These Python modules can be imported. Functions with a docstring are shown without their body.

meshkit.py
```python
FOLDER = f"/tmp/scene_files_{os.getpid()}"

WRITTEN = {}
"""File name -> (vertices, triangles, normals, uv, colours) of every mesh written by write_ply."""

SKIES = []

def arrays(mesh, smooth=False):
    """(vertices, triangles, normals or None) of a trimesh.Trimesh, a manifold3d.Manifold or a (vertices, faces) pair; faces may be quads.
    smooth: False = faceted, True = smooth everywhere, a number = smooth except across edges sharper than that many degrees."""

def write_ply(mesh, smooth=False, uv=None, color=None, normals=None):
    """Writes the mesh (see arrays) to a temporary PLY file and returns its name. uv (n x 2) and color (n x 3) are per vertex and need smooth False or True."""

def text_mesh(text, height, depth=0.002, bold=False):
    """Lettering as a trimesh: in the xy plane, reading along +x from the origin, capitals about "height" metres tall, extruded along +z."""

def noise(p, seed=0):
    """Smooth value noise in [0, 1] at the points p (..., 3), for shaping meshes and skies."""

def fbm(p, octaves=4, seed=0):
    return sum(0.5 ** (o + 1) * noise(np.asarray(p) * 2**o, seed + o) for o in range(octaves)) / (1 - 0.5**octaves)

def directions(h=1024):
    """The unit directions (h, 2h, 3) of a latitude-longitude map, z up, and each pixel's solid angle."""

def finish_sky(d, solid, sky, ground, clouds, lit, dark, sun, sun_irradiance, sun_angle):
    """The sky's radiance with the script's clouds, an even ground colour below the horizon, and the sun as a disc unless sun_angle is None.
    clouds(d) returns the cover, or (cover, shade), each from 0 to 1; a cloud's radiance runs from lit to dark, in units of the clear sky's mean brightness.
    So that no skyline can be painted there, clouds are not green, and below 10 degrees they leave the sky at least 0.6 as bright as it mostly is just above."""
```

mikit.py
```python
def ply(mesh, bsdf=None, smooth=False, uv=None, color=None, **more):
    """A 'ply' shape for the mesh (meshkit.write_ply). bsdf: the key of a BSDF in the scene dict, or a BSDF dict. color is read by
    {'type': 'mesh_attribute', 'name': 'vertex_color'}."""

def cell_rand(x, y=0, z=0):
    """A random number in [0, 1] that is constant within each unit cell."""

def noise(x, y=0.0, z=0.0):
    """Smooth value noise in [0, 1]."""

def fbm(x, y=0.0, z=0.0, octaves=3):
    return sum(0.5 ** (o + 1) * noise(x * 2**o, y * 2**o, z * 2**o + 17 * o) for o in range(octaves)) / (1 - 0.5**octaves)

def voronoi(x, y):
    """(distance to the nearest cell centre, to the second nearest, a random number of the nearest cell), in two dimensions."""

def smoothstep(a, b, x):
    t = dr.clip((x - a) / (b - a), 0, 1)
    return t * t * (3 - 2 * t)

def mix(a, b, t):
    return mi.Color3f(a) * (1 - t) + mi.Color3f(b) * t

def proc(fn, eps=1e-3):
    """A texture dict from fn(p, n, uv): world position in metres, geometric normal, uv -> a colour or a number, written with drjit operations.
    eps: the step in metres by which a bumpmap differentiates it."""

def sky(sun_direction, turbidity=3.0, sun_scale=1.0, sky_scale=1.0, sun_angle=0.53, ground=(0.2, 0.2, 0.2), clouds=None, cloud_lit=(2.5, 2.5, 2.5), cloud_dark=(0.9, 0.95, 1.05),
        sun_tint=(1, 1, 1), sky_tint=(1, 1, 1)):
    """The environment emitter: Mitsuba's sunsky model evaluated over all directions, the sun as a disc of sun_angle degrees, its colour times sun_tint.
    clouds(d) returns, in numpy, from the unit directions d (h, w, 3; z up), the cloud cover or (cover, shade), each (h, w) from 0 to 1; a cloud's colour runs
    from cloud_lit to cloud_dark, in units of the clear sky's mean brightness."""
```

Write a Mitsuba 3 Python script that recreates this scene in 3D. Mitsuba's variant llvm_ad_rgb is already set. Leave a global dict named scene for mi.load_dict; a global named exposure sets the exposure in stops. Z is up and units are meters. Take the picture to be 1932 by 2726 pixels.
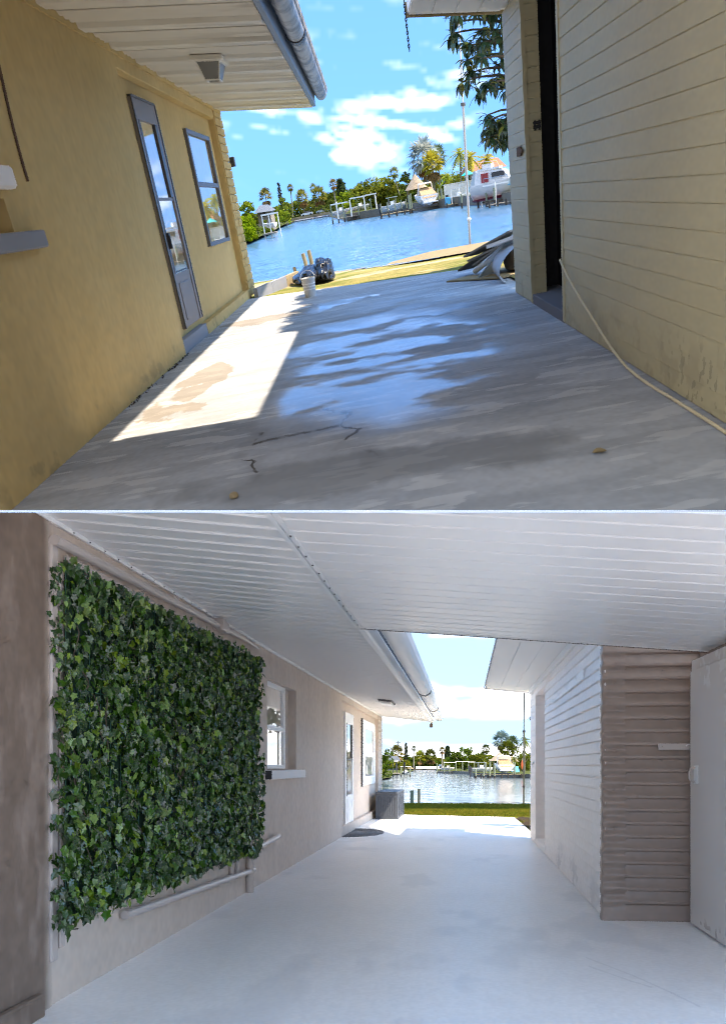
import math, random
import numpy as np, trimesh, manifold3d, drjit as dr, mitsuba as mi, mikit, meshkit
from mikit import proc, noise, fbm, smoothstep, mix, voronoi, cell_rand

# ------------------------------------------------------------------ camera, sky, exposure
# One camera at the world origin looks level along +y through a shifted lens.  It sees two yards, one above the other:
# the lower one stands level, the upper one stands on a slope that climbs away from the viewer on top of the lower carport.
EYE = 1.5                                            # both yards are seen from 1.5 m above their slabs
scene = {'type': 'scene'}
labels = {}
scene['camera'] = {'type': 'perspective', 'fov': 45.564, 'fov_axis': 'x', 'near_clip': 0.05, 'far_clip': 4000.0,
                   'to_world': mi.ScalarTransform4f().look_at(origin=[0, 0, 0], target=[0, 1, 0], up=[0, 0, 1]),
                   'principal_point_offset_y': -0.24798, 'principal_point_offset_x': 0.0}
exposure = 4.2

def rows(f, tilt):
    f = f / np.linalg.norm(f); r = np.cross(f, tilt); r /= np.linalg.norm(r)
    return np.array([r, f, np.cross(r, f)])
UP = np.array([[0.9881, -0.0851, 0.1273], [0.0007, 0.8348, 0.5505], [-0.1531, -0.5439, 0.8251]])
UP = rows(UP[1], UP[2])                              # upper yard: right, along the passage, up
LO = rows(np.array([270.0, 2300.0, 0.0]), np.array([0, 0, 1.0]))   # lower yard

def clouds(d):
    """A blue-grey haze bank low down all round with white cumulus in it, thin streaks of cloud higher up."""
    az = np.arctan2(d[..., 0], d[..., 1]); el = np.arcsin(np.clip(d[..., 2], -1, 1))
    q = np.stack([np.cos(az) * 9, np.sin(az) * 9, el * 26], -1)
    n = meshkit.fbm(q, 5, seed=3)
    low = np.clip((0.30 - el) / 0.30, 0, 1)
    cum = np.clip((n - 0.70 + 0.30 * low + 0.10 * np.clip((0.11 - el) / 0.11, 0, 1)) / 0.13, 0, 1)
    q2 = np.stack([az * 20 + 1.3, (el + 0.125 * az) * 165, az * 0 + 4.0], -1)
    e2 = el + 0.125 * az; n2 = meshkit.fbm(q2, 5, seed=11)
    band = np.exp(-((e2 - 0.648) / 0.045) ** 2) + 0.35 * np.exp(-((e2 - 0.74) / 0.02) ** 2)
    thin = 0.8 * np.clip((n2 - 0.60) / 0.32, 0, 1) * np.clip(band, 0, 1)
    c = np.maximum(cum, thin); veil = 0.85 * np.clip((0.42 - el) / 0.26, 0, 1) ** 1.3
    cover = 1 - (1 - c) * (1 - veil); sh = np.clip((meshkit.fbm(q * 1.7 + 5, 4, seed=7) - 0.4) / 0.4, 0, 1)
    return cover, (veil * (1 - c) + c * 0.45 * sh) / np.maximum(cover, 1e-6)
SUN = UP.T @ np.array([0.60, 0.0, 1.0])              # from the right and above in the upper yard
scene['sky'] = mikit.sky(SUN / np.linalg.norm(SUN), turbidity=3, sun_scale=0.37, sun_angle=0.9, clouds=clouds, sky_tint=(0.62, 0.78, 0.88), cloud_lit=(2.3, 2.3, 2.35), cloud_dark=(0.50, 0.70, 0.97))

# ------------------------------------------------------------------ helpers
class Yard:
    def __init__(s, R): s.R = R
    def w(s, v): return (np.asarray(v, float) - [0, 0, EYE]) @ s.R
A, B = Yard(UP), Yard(LO)
CUT = 0.2950                                         # slope of the plane in which the upper slab and the lower carport roof meet
cur = A
used = {}
def num(name):
    k = used.get(name, -1) + 1; used[name] = k
    return name if k == 0 else f'{name}_{k:03d}'
def num_last(name):
    k = used[name]; return name if k == 0 else f'{name}_{k:03d}'
def arr(m):
    if hasattr(m, 'to_mesh'):
        q = m.to_mesh(); return q.vert_properties[:, :3].astype(float), q.tri_verts.astype(int)
    if isinstance(m, trimesh.Trimesh): return np.array(m.vertices, float), np.array(m.faces, int)
    v, f = np.asarray(m[0], float), np.asarray(m[1], int)
    if f.shape[1] == 4: f = np.vstack([f[:, [0, 1, 2]], f[:, [0, 2, 3]]])
    return v, f
def cat(ms):
    V, Fc, o = [], [], 0
    for m in ms:
        v, f = arr(m); V.append(v); Fc.append(f + o); o += len(v)
    return np.vstack(V), np.vstack(Fc)
def add(key, mesh, mat, smooth=False, color=None, cut=None, raw=False):
    """One entry of the scene. cut: 'above' / 'below' trims at the plane between the two yards."""
    v, f = arr(mesh)
    if not raw: v = cur.w(v)
    if cut:
        s = 1 if cut == 'above' else -1
        nrm = s * np.array([0, -(CUT + 0.0012 * s), 1.0])
        d = v @ nrm
        if (d < 0).all(): return None
        if (d < 0).any():
            t = trimesh.intersections.slice_mesh_plane(trimesh.Trimesh(v, f, process=False), nrm, [0, 0, 0])
            v, f = np.array(t.vertices), np.array(t.faces)
            if len(f) == 0: return None
    scene[key] = mikit.ply((v, f), mat, smooth=smooth, **({'color': color} if color is not None else {}))
    return key
yard_of = {}
def tag(key, label=None, cat_=None, group=None, kind=None):
    if cat_: yard_of[key] = 'upper' if cur is A else 'lower'
    labels[key] = {k: v for k, v in dict(label=label, category=cat_, group=group, kind=kind).items() if v}
    return key
def thing(name, label, category, group=None):
    return tag(num(name), label, category, group)
def part(root, name, mesh, mat, label=None, **kw):
    key = num(root + '__' + name)
    if add(key, mesh, mat, **kw) is None: return None
    if label: labels[key] = {'label': label}
    return key
def solo(name, mesh, mat, label, category, group=None, **kw):
    key = num(name); add(key, mesh, mat, **kw); return tag(key, label, category, group)
def structure(name, mesh, mat, label, **kw):
    key = num(name); add(key, mesh, mat, **kw); return tag(key, label, None, None, 'structure')

QB = np.array([[0, 3, 2, 1], [4, 5, 6, 7], [0, 1, 5, 4], [1, 2, 6, 5], [2, 3, 7, 6], [3, 0, 4, 7]])
def box(x0, x1, y0, y1, z0, z1):
    v = np.array([[x0, y0, z0], [x1, y0, z0], [x1, y1, z0], [x0, y1, z0], [x0, y0, z1], [x1, y0, z1], [x1, y1, z1], [x0, y1, z1]], float)
    return arr((v, QB))
def cbox(x0, x1, y0, y1, z0, z1, c=0.01):
    """A box with chamfered edges."""
    P = []
    for sx, x in ((1, x0), (-1, x1)):
        for sy, y in ((1, y0), (-1, y1)):
            for sz, z in ((1, z0), (-1, z1)):
                P += [[x, y + sy * c, z + sz * c], [x + sx * c, y, z + sz * c], [x + sx * c, y + sy * c, z]]
    return arr(manifold3d.Manifold.hull_points(np.array(P)))
def hull(P): return arr(manifold3d.Manifold.hull_points(np.asarray(P, float)))
def extr(poly, axis, a, b):
    """A polygon in the two other axes (in x, y, z order), drawn out from a to b along the axis."""
    poly = np.asarray(poly, float)
    if 0.5 * np.sum(poly[:, 0] * np.roll(poly[:, 1], -1) - poly[:, 1] * np.roll(poly[:, 0], -1)) < 0: poly = poly[::-1]
    m = manifold3d.CrossSection([poly]).extrude(b - a)
    v, f = arr(m); v = v + [0, 0, a]
    if axis == 'y': v = v[:, [0, 2, 1]]; f = f[:, ::-1]
    elif axis == 'x': v = v[:, [2, 0, 1]]
    return v, f
def tube(points, r, sides=10, caps=True):
    p = np.asarray(points, float); r = np.broadcast_to(np.asarray(r, float), (len(p),))
    t = np.gradient(p, axis=0); t /= np.linalg.norm(t, axis=1, keepdims=True) + 1e-12
    a = np.cross(t, np.where(np.abs(t[:, 2:]) < 0.9, [0, 0, 1.0], [1.0, 0, 0])); a /= np.linalg.norm(a, axis=1, keepdims=True) + 1e-12
    b = np.cross(t, a); an = np.arange(sides) * 2 * np.pi / sides
    v = (p[:, None] + r[:, None, None] * (np.cos(an)[None, :, None] * a[:, None] + np.sin(an)[None, :, None] * b[:, None])).reshape(-1, 3)
    i, j = np.meshgrid(np.arange(len(p) - 1), np.arange(sides), indexing='ij')
    q = np.stack([i * sides + j, i * sides + (j + 1) % sides, (i + 1) * sides + (j + 1) % sides, (i + 1) * sides + j], -1).reshape(-1, 4)
    f = np.vstack([q[:, [0, 1, 2]], q[:, [0, 2, 3]]])
    if caps:
        n = len(v); v = np.vstack([v, p[0], p[-1]]); k = np.arange(sides); e = (len(p) - 1) * sides
        f = np.vstack([f, np.stack([np.full(sides, n), (k + 1) % sides, k], -1), np.stack([np.full(sides, n + 1), e + k, e + (k + 1) % sides], -1)])
    return v, f
def spline(P, n=24):
    from scipy.interpolate import CubicSpline
    P = np.asarray(P, float); s = np.r_[0, np.cumsum(np.linalg.norm(np.diff(P, axis=0), axis=1))]
    return CubicSpline(s, P)(np.linspace(0, s[-1], n))
def grid(fn, us, vs):
    """A sheet from fn(U, V) -> (..., 3)."""
    U, V = np.meshgrid(us, vs, indexing='ij'); P = fn(U, V).reshape(-1, 3); n = len(vs)
    i, j = np.meshgrid(np.arange(len(us) - 1), np.arange(n - 1), indexing='ij')
    q = np.stack([i * n + j, (i + 1) * n + j, (i + 1) * n + j + 1, i * n + j + 1], -1).reshape(-1, 4)
    return arr((P, q))
def poly_sheet(pts, z):
    """A flat sheet with the outline pts (x, y) at height z."""
    m = manifold3d.CrossSection([np.asarray(pts, float)], manifold3d.FillRule.NonZero).extrude(1.0)
    v, f = arr(m); keep = (v[f][:, :, 2] > 0.5).all(1); v = v.copy(); v[:, 2] = z
    return v, f[keep]

# ------------------------------------------------------------------ materials
def rgb(c): return {'type': 'rgb', 'value': list(map(float, c))}
def pr(c, rough=0.6, spec=0.4, metal=0.0, two=True, **kw):
    d = {'type': 'principled', 'base_color': c if isinstance(c, dict) else rgb(c), 'roughness': rough, 'metallic': metal, 'specular': spec, **kw}
    return {'type': 'twosided', 'bsdf': d} if two else d
def mat(name, d): scene[name] = d; return name
def loc(R):
    def f(p): return tuple(p.x * float(R[i, 0]) + p.y * float(R[i, 1]) + p.z * float(R[i, 2]) for i in range(3))
    return f
LA, LB = loc(UP), loc(LO)                            # z is measured from eye level: the slab lies at -1.5

def seg(x, y, pts):
    """Distance to a polyline."""
    best = mi.Float(9.0)
    for (ax, ay), (bx, by) in zip(pts[:-1], pts[1:]):
        dx, dy = bx - ax, by - ay; L = dx * dx + dy * dy
        t = dr.clip(((x - ax) * dx + (y - ay) * dy) / L, 0, 1)
        best = dr.minimum(best, dr.sqrt(dr.square(x - ax - t * dx) + dr.square((y - ay - t * dy) * 0.35)))
    return best
CRACKS = [[(-0.62, 8.25), (-0.38, 7.75), (-0.42, 7.4), (-0.3, 7.1), (-0.42, 6.75), (-0.22, 6.4), (-0.18, 6.15)],
          [(-1.55, 8.1), (-1.28, 7.9), (-1.12, 7.55), (-1.15, 7.2)], [(-1.12, 7.2), (-0.8, 7.3), (-0.45, 7.35)], [(-1.2, 6.8), (-1.05, 6.55), (-1.0, 6.3)]]
def wetness(x, y):
    """Damp troweling streaks across the slab, strongest in the middle of it."""
    s = 0.38 * fbm(x * 0.7 + 0.4 * y, y * 1.6 - 0.15 * x, 3.0, 3) + 0.37 * fbm(x * 1.7 + 0.4 * y, y * 2.4 - 0.4 * x, 5.0, 5) + 0.25 * fbm(x * 0.5 + 3.0, y * 0.5, 6.0, 2)
    e = (fbm(x * 1.3, y * 0.8, 13.0, 3) - 0.5) * 1.6
    zone = smoothstep(-1.7, -0.9, x + 0.6 * e) * (1 - smoothstep(0.7, 1.9, x + e)) * smoothstep(6.4, 8.2, y + e) * (1 - 0.7 * smoothstep(12.0, 17.0, y + 2 * e))
    return smoothstep(0.42, 0.53, s) * zone
def puddle(x, y):
    n = 1.6 * (fbm(x * 2.8, y * 1.3, 9.0, 5) - 0.5)
    e = lambda cx, cy, rx, ry: dr.sqrt(dr.square((x - cx) / rx) + dr.square((y - cy) / ry)) + n * 1.1
    d = dr.minimum(dr.minimum(e(-2.15, 11.3, 0.42, 0.75), e(-2.2, 9.35, 0.36, 0.55)), dr.minimum(e(-1.6, 16.9, 1.0, 0.6), e(-0.55, 17.6, 0.9, 0.7)))
    d = dr.minimum(d, dr.minimum(e(-2.15, 10.2, 0.2, 0.8), e(-0.1, 5.9, 1.2, 0.42)))
    return 1 - smoothstep(0.80, 0.95 + 0.35 * (1 - smoothstep(6.6, 7.2, y)), d)
def slab_a(p, n, uv):
    x, y, z = LA(p)
    s = fbm(x * 0.6 + 0.35 * y, y * 1.8 - 0.15 * x, 0.0, 4); f = fbm(x * 1.7 + y * .4, y * 4.6 - 0.4 * x, 1.0, 5); big = fbm(x * .35, y * .25, 5.0, 2)
    c = mix((0.25, 0.265, 0.285), (0.385, 0.405, 0.435), 0.62 * smoothstep(0.25, 0.72, 0.6 * s + 0.4 * big) + 0.38 * smoothstep(0.30, 0.66, f)) * (0.92 + 0.16 * fbm(x * 25, y * 18, 4.0, 2))
    c = mix(c, (0.52, 0.53, 0.54), 0.45 * smoothstep(0.60, 0.68, fbm(x * 2.6 + y * .3, y * 7 - 0.6 * x, 21.0, 4)))
    c = mix(c, mix((0.20, 0.17, 0.135), (0.19, 0.195, 0.20), 1 - smoothstep(6.5, 7.0, y)), 0.72 * puddle(x, y))
    w = (fbm(x * 9, y * 4, 2.0, 3) - 0.5) * 0.14
    cr = mi.Float(9.0)
    for k in CRACKS: cr = dr.minimum(cr, seg(x + w, y + w, k))
    return mix(c, (0.10, 0.095, 0.09), smoothstep(0.36, 0.52, fbm(x * 5, y * 3, 11.0, 3)) * 0.9 * (1 - smoothstep(0.005, 0.026, cr)) + 0.22 * (1 - smoothstep(0.02, 0.12, cr)))
def slab_a_rough(p, n, uv):
    x, y, z = LA(p)
    return dr.clip(0.75 - 0.60 * wetness(x, y) - 0.45 * puddle(x, y) * smoothstep(-1.4, -1.0, x) * smoothstep(12.0, 13.0, y) + 0.1 * (fbm(x * 4, y * 4, 7.0, 2) - 0.5), 0.12, 0.9)
mat('mat_slab_upper', pr(proc(slab_a), proc(slab_a_rough), 0.7))
def slab_b(p, n, uv):
    x, y, z = LB(p)
    s = fbm(x * 0.9, y * 0.9, 4.0, 4); f = fbm(x * 7, y * 2.5, 2.0, 3)
    c = mix((0.80, 0.785, 0.76), (0.87, 0.855, 0.83), dr.clip(0.9 * s + 0.4 * f - 0.15, 0, 1)) * (0.95 + 0.1 * fbm(x * 40, y * 30, 1.0, 2))
    sm = smoothstep(0.60, 0.72, fbm(x * 1.6 + 3, y * 0.9, 8.0, 4)) * 0.35
    sc = dr.minimum(seg(x, y, [(0.95, 6.9), (1.2, 6.35), (1.36, 5.9), (1.45, 5.6)]), seg(x, y, [(0.93, 6.6), (1.15, 6.2), (1.25, 6.05)]))
    return mix(mix(c, (0.64, 0.64, 0.645), sm), (0.50, 0.50, 0.51), 0.28 * (1 - smoothstep(0.004, 0.016, sc)))
mat('mat_slab_lower', pr(proc(slab_b), 0.42, 0.35))
def bumpy(inner, fn, scale, eps=2e-3):
    return {'type': 'twosided', 'bsdf': {'type': 'bumpmap', 'arbitrary': proc(fn, eps), 'scale': scale, 'bsdf': {**inner}}}
def yellow(p, n, uv):
    x, y, z = LA(p)
    s = fbm(y * 0.8, z * 0.5, x, 4); v = fbm(y * 5, z * 0.7, 3.0, 3); g = fbm(y * 12, z * 12, x * 12, 2)
    c = mix((0.52, 0.375, 0.15), (0.60, 0.45, 0.21), dr.clip(0.8 * s + 0.2 * v, 0, 1))
    dirt = smoothstep(0.60, 0.75, fbm(y * 3, z * 5 + 2, 6.0, 4)) * (1 - smoothstep(-1.5, -1.05, z))
    return mix(c * (0.93 + 0.14 * g), (0.24, 0.19, 0.10), 0.4 * dirt)
def stucco_h(p, n, uv): return fbm(p.x * 22, p.y * 22, p.z * 22, 3) + 1.1 * fbm(p.x * 5, p.y * 5, p.z * 5, 2)
mat('mat_yellow', bumpy(pr(proc(yellow), 0.8, 0.2, two=False), stucco_h, 0.03))
def olive(p, n, uv):
    x, y, z = LA(p)
    s = fbm(y * 0.7, z * 1.1, x, 4); g = fbm(y * 14, z * 40, x * 9, 2)
    c = mix((0.44, 0.385, 0.225), (0.50, 0.44, 0.265), dr.clip(1.2 * s - 0.1, 0, 1)) * (0.95 + 0.1 * g)
    scuff = smoothstep(0.58, 0.72, fbm(y * 4, z * 6, 2.0, 4)) * (1 - smoothstep(-1.35, -0.95, z))
    spots = smoothstep(0.66, 0.72, fbm(y * 16, z * 16, 4.0, 2)) * (1 - smoothstep(-1.3, -1.0, z)) * (1 - smoothstep(6.2, 7.4, y))
    return mix(mix(c, (0.32, 0.26, 0.15), 0.35 * scuff), (0.10, 0.09, 0.06), 0.35 * spots)
mat('mat_olive', pr(proc(olive), 0.5, 0.4))
def taupe(p, n, uv):
    x, y, z = LB(p)
    s = fbm(y * 1.2, z * 1.2, x, 4); g = fbm(y * 16, z * 16, x * 16, 2); v = fbm(y * 6, z * 0.8, 5.0, 3)
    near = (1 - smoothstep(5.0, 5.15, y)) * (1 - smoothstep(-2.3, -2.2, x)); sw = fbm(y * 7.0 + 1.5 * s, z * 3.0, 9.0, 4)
    rough = mix((0.20, 0.145, 0.11), (0.27, 0.205, 0.165), smoothstep(0.38, 0.70, sw)) * (0.88 + 0.24 * fbm(y * 14 + 3 * sw, z * 16, 2.0, 3))  # near piece painted darker for the shade there, mottled by trowel marks
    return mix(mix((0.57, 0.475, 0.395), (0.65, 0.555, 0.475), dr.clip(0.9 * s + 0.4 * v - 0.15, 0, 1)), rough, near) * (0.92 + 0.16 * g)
def swirl_h(p, n, uv):
    x, y, z = LB(p)
    w = fbm(y * 3, z * 3, 1.0, 3) * 2.2
    near = 1 - smoothstep(5.0, 5.3, y)
    return fbm(p.x * 20, p.y * 20, p.z * 20, 3) * (1 - 0.4 * near) + near * (1.2 * fbm((y + z) * 3 + w * 2, (z - y) * 16 + w * 6, 0.0, 3))
mat('mat_taupe', bumpy(pr(proc(taupe), 0.62, 0.35, two=False), swirl_h, 0.03))
def grassy(p, n, uv):
    g = fbm(p.x * 1.3, p.y * 1.3, p.z * 1.3, 4); f = fbm(p.x * 9, p.y * 9, p.z * 9, 2)
    return mix(mix((0.12, 0.13, 0.03), (0.21, 0.18, 0.06), smoothstep(0.35, 0.65, g)), (0.34, 0.27, 0.17), 0.85 * smoothstep(0.52, 0.62, fbm(p.x * .7 + 4, p.y * 1.1, p.z * .7, 4))) * (0.7 + 0.6 * f)
mat('mat_lawn_dry', pr(proc(grassy), 0.9, 0.1))
mat('mat_far_green', pr((0.05, 0.06, 0.015), 0.9, 0.1))
mat('mat_bounce_pale', pr((0.56, 0.53, 0.47), 0.9, 0.1))
mat('mat_bounce_grey', pr((0.34, 0.335, 0.33), 0.85, 0.2))
mat('mat_lawn', pr((0.10, 0.115, 0.02), 0.9, 0.1))
def waves(p, n, uv): return fbm(p.x * 1.1, p.y * 0.55, p.z * 0.55, 4)
mat('mat_water_upper', bumpy(pr((0.045, 0.11, 0.19), 0.10, 0.45, two=False), waves, 0.22, 0.02))
mat('mat_water_lower', bumpy(pr((0.10, 0.12, 0.13), 0.08, 0.5, two=False), waves, 0.06, 0.02))
mat('mat_vc', {'type': 'principledthin', 'base_color': {'type': 'mesh_attribute', 'name': 'vertex_color'}, 'roughness': 0.7, 'diff_trans': 0.9, 'spec_trans': 0.0, 'eta': 1.3})
mat('mat_vc_gloss', pr({'type': 'mesh_attribute', 'name': 'vertex_color'}, 0.33, 0.6))
def soffit_c(p, n, uv):
    x, y, z = LA(p)
    d = smoothstep(0.45, 0.75, fbm(x * 1.3, y * 6, 0.0, 4)) * smoothstep(-2.6, -0.9, x)
    return mix((0.66, 0.62, 0.53), (0.33, 0.29, 0.22), 0.5 * d)
mat('mat_soffit_gap', pr((0.20, 0.17, 0.12), 0.7))
mat('mat_soffit_cream', pr(proc(soffit_c), 0.5, 0.4))
def shaded_c(p, n, uv):
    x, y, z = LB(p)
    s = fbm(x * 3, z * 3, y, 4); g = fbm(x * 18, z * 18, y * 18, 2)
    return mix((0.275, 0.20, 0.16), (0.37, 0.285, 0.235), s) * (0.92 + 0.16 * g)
mat('mat_taupe_shaded', pr(proc(shaded_c), 0.34, 0.55))  # shed colour darkened to paint the shade on the end wall
def lit_c(p, n, uv):
    x, y, z = LB(p)
    s = fbm(y * 1.2, z * 1.6, x, 4); g = fbm(y * 12, z * 30, x * 9, 2); low = smoothstep(0.5, 0.7, fbm(y * 3, z * 4, 2.0, 4)) * (1 - smoothstep(-1.4, -0.9, z))
    return mix(mix((0.80, 0.745, 0.70), (0.86, 0.81, 0.77), s), (0.52, 0.50, 0.49), 0.5 * low) * (0.95 + 0.1 * g)
mat('mat_siding_lit', pr(proc(lit_c), 0.45, 0.4))  # shed colour made pale to paint the light on the long wall
mat('mat_ceiling_white', pr((0.75, 0.74, 0.725), 0.30, 0.5))
mat('mat_white', pr((0.80, 0.80, 0.79), 0.4, 0.4))
mat('mat_white_matt', pr((0.78, 0.77, 0.75), 0.7, 0.3))
def metal_c(p, n, uv):
    g = fbm(p.x * 5, p.y * 2, p.z * 5, 4)
    return mix((0.17, 0.17, 0.175), (0.42, 0.41, 0.40), smoothstep(0.3, 0.7, g))
mat('mat_gutter_old', pr(proc(metal_c), 0.42, 0.5, 0.35))
def rust_c(p, n, uv):
    g = fbm(p.x * 4, p.y * 4, p.z * 9, 4)
    return mix((0.18, 0.16, 0.145), (0.36, 0.34, 0.32), smoothstep(0.35, 0.6, g))
mat('mat_gutter_rust', pr(proc(rust_c), 0.6, 0.4, 0.2))
mat('mat_fascia_blue', pr((0.15, 0.19, 0.25), 0.45, 0.5))
mat('mat_frame_dark', pr((0.035, 0.035, 0.04), 0.4, 0.5))
mat('mat_frame_grey', pr((0.11, 0.105, 0.105), 0.45, 0.5))
mat('mat_door_grey', pr((0.20, 0.175, 0.16), 0.5, 0.4))
mat('mat_room', pr((0.03, 0.03, 0.032), 0.9, 0.1))
mat('mat_curtain', pr((0.62, 0.63, 0.65), 0.8, 0.1))
mat('mat_glass', {'type': 'thindielectric', 'int_ior': 1.6})
mat('mat_sill', pr((0.25, 0.26, 0.285), 0.75, 0.3))
mat('mat_black', pr((0.012, 0.012, 0.014), 0.5, 0.5))
mat('mat_black_bag', pr((0.010, 0.010, 0.011), 0.26, 0.6))
mat('mat_step', pr((0.155, 0.155, 0.17), 0.75, 0.3))
mat('mat_hose', pr((0.66, 0.57, 0.36), 0.5, 0.4))
mat('mat_rust', pr((0.13, 0.085, 0.06), 0.75, 0.3))
def wood_c(p, n, uv):
    g = fbm(p.x * 8, p.y * 8, p.z * 2.2, 3)
    return mix((0.22, 0.17, 0.09), (0.42, 0.33, 0.19), g)
mat('mat_wood', pr(proc(wood_c), 0.8, 0.2))
mat('mat_wood_grey', pr((0.24, 0.215, 0.18), 0.85, 0.2))
mat('mat_wood_dark', pr((0.10, 0.08, 0.06), 0.85, 0.2))
mat('mat_far_wall', pr((0.14, 0.125, 0.10), 0.9, 0.2))
mat('mat_pile', pr((0.20, 0.23, 0.16), 0.85, 0.2))
mat('mat_pile_low', pr((0.05, 0.045, 0.04), 0.9, 0.2))
mat('mat_sand', pr((0.30, 0.235, 0.14), 0.9, 0.1))
mat('mat_soil', pr((0.035, 0.026, 0.018), 0.95, 0.1))
mat('mat_thatch', pr((0.37, 0.30, 0.22), 0.95, 0.1))
mat('mat_tan_cover', pr((0.40, 0.26, 0.14), 0.7, 0.3))
mat('mat_boat', pr((0.66, 0.66, 0.66), 0.25, 0.5))
mat('mat_boat_grey', pr((0.36, 0.42, 0.45), 0.4, 0.5))
mat('mat_boat_red', pr((0.30, 0.03, 0.035), 0.4, 0.5))
mat('mat_boat_blue', pr((0.06, 0.36, 0.62), 0.4, 0.5))
mat('mat_tile', pr((0.34, 0.15, 0.09), 0.8, 0.2))
mat('mat_roof_grey', pr((0.12, 0.135, 0.155), 0.6, 0.3))
mat('mat_box', pr((0.05, 0.06, 0.08), 0.5, 0.4))
def mat_c(p, n, uv):
    g = fbm(p.x * 30, p.y * 12, p.z * 30, 2)
    return mix((0.09, 0.09, 0.095), (0.26, 0.26, 0.27), g)
mat('mat_doormat', pr(proc(mat_c), 0.95, 0.1))
mat('mat_pipe', pr((0.50, 0.43, 0.385), 0.3, 0.5))
mat('mat_net', pr((0.012, 0.03, 0.016), 0.8, 0.2))
mat('mat_net_green', pr((0.03, 0.10, 0.07), 0.6, 0.3))
mat('mat_steel', pr((0.55, 0.55, 0.56), 0.35, 0.5, 0.8))
mat('mat_lens', pr((0.85, 0.85, 0.83), 0.3, 0.5))
mat('mat_lens_dim', pr((0.17, 0.165, 0.15), 0.35, 0.5))

# ================================================================== UPPER YARD
cur = A
rng = np.random.default_rng(5)
XW, XS = -2.84, 2.02                                  # house wall, shed wall
def sheet(pts, z): return poly_sheet(pts, z)
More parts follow.
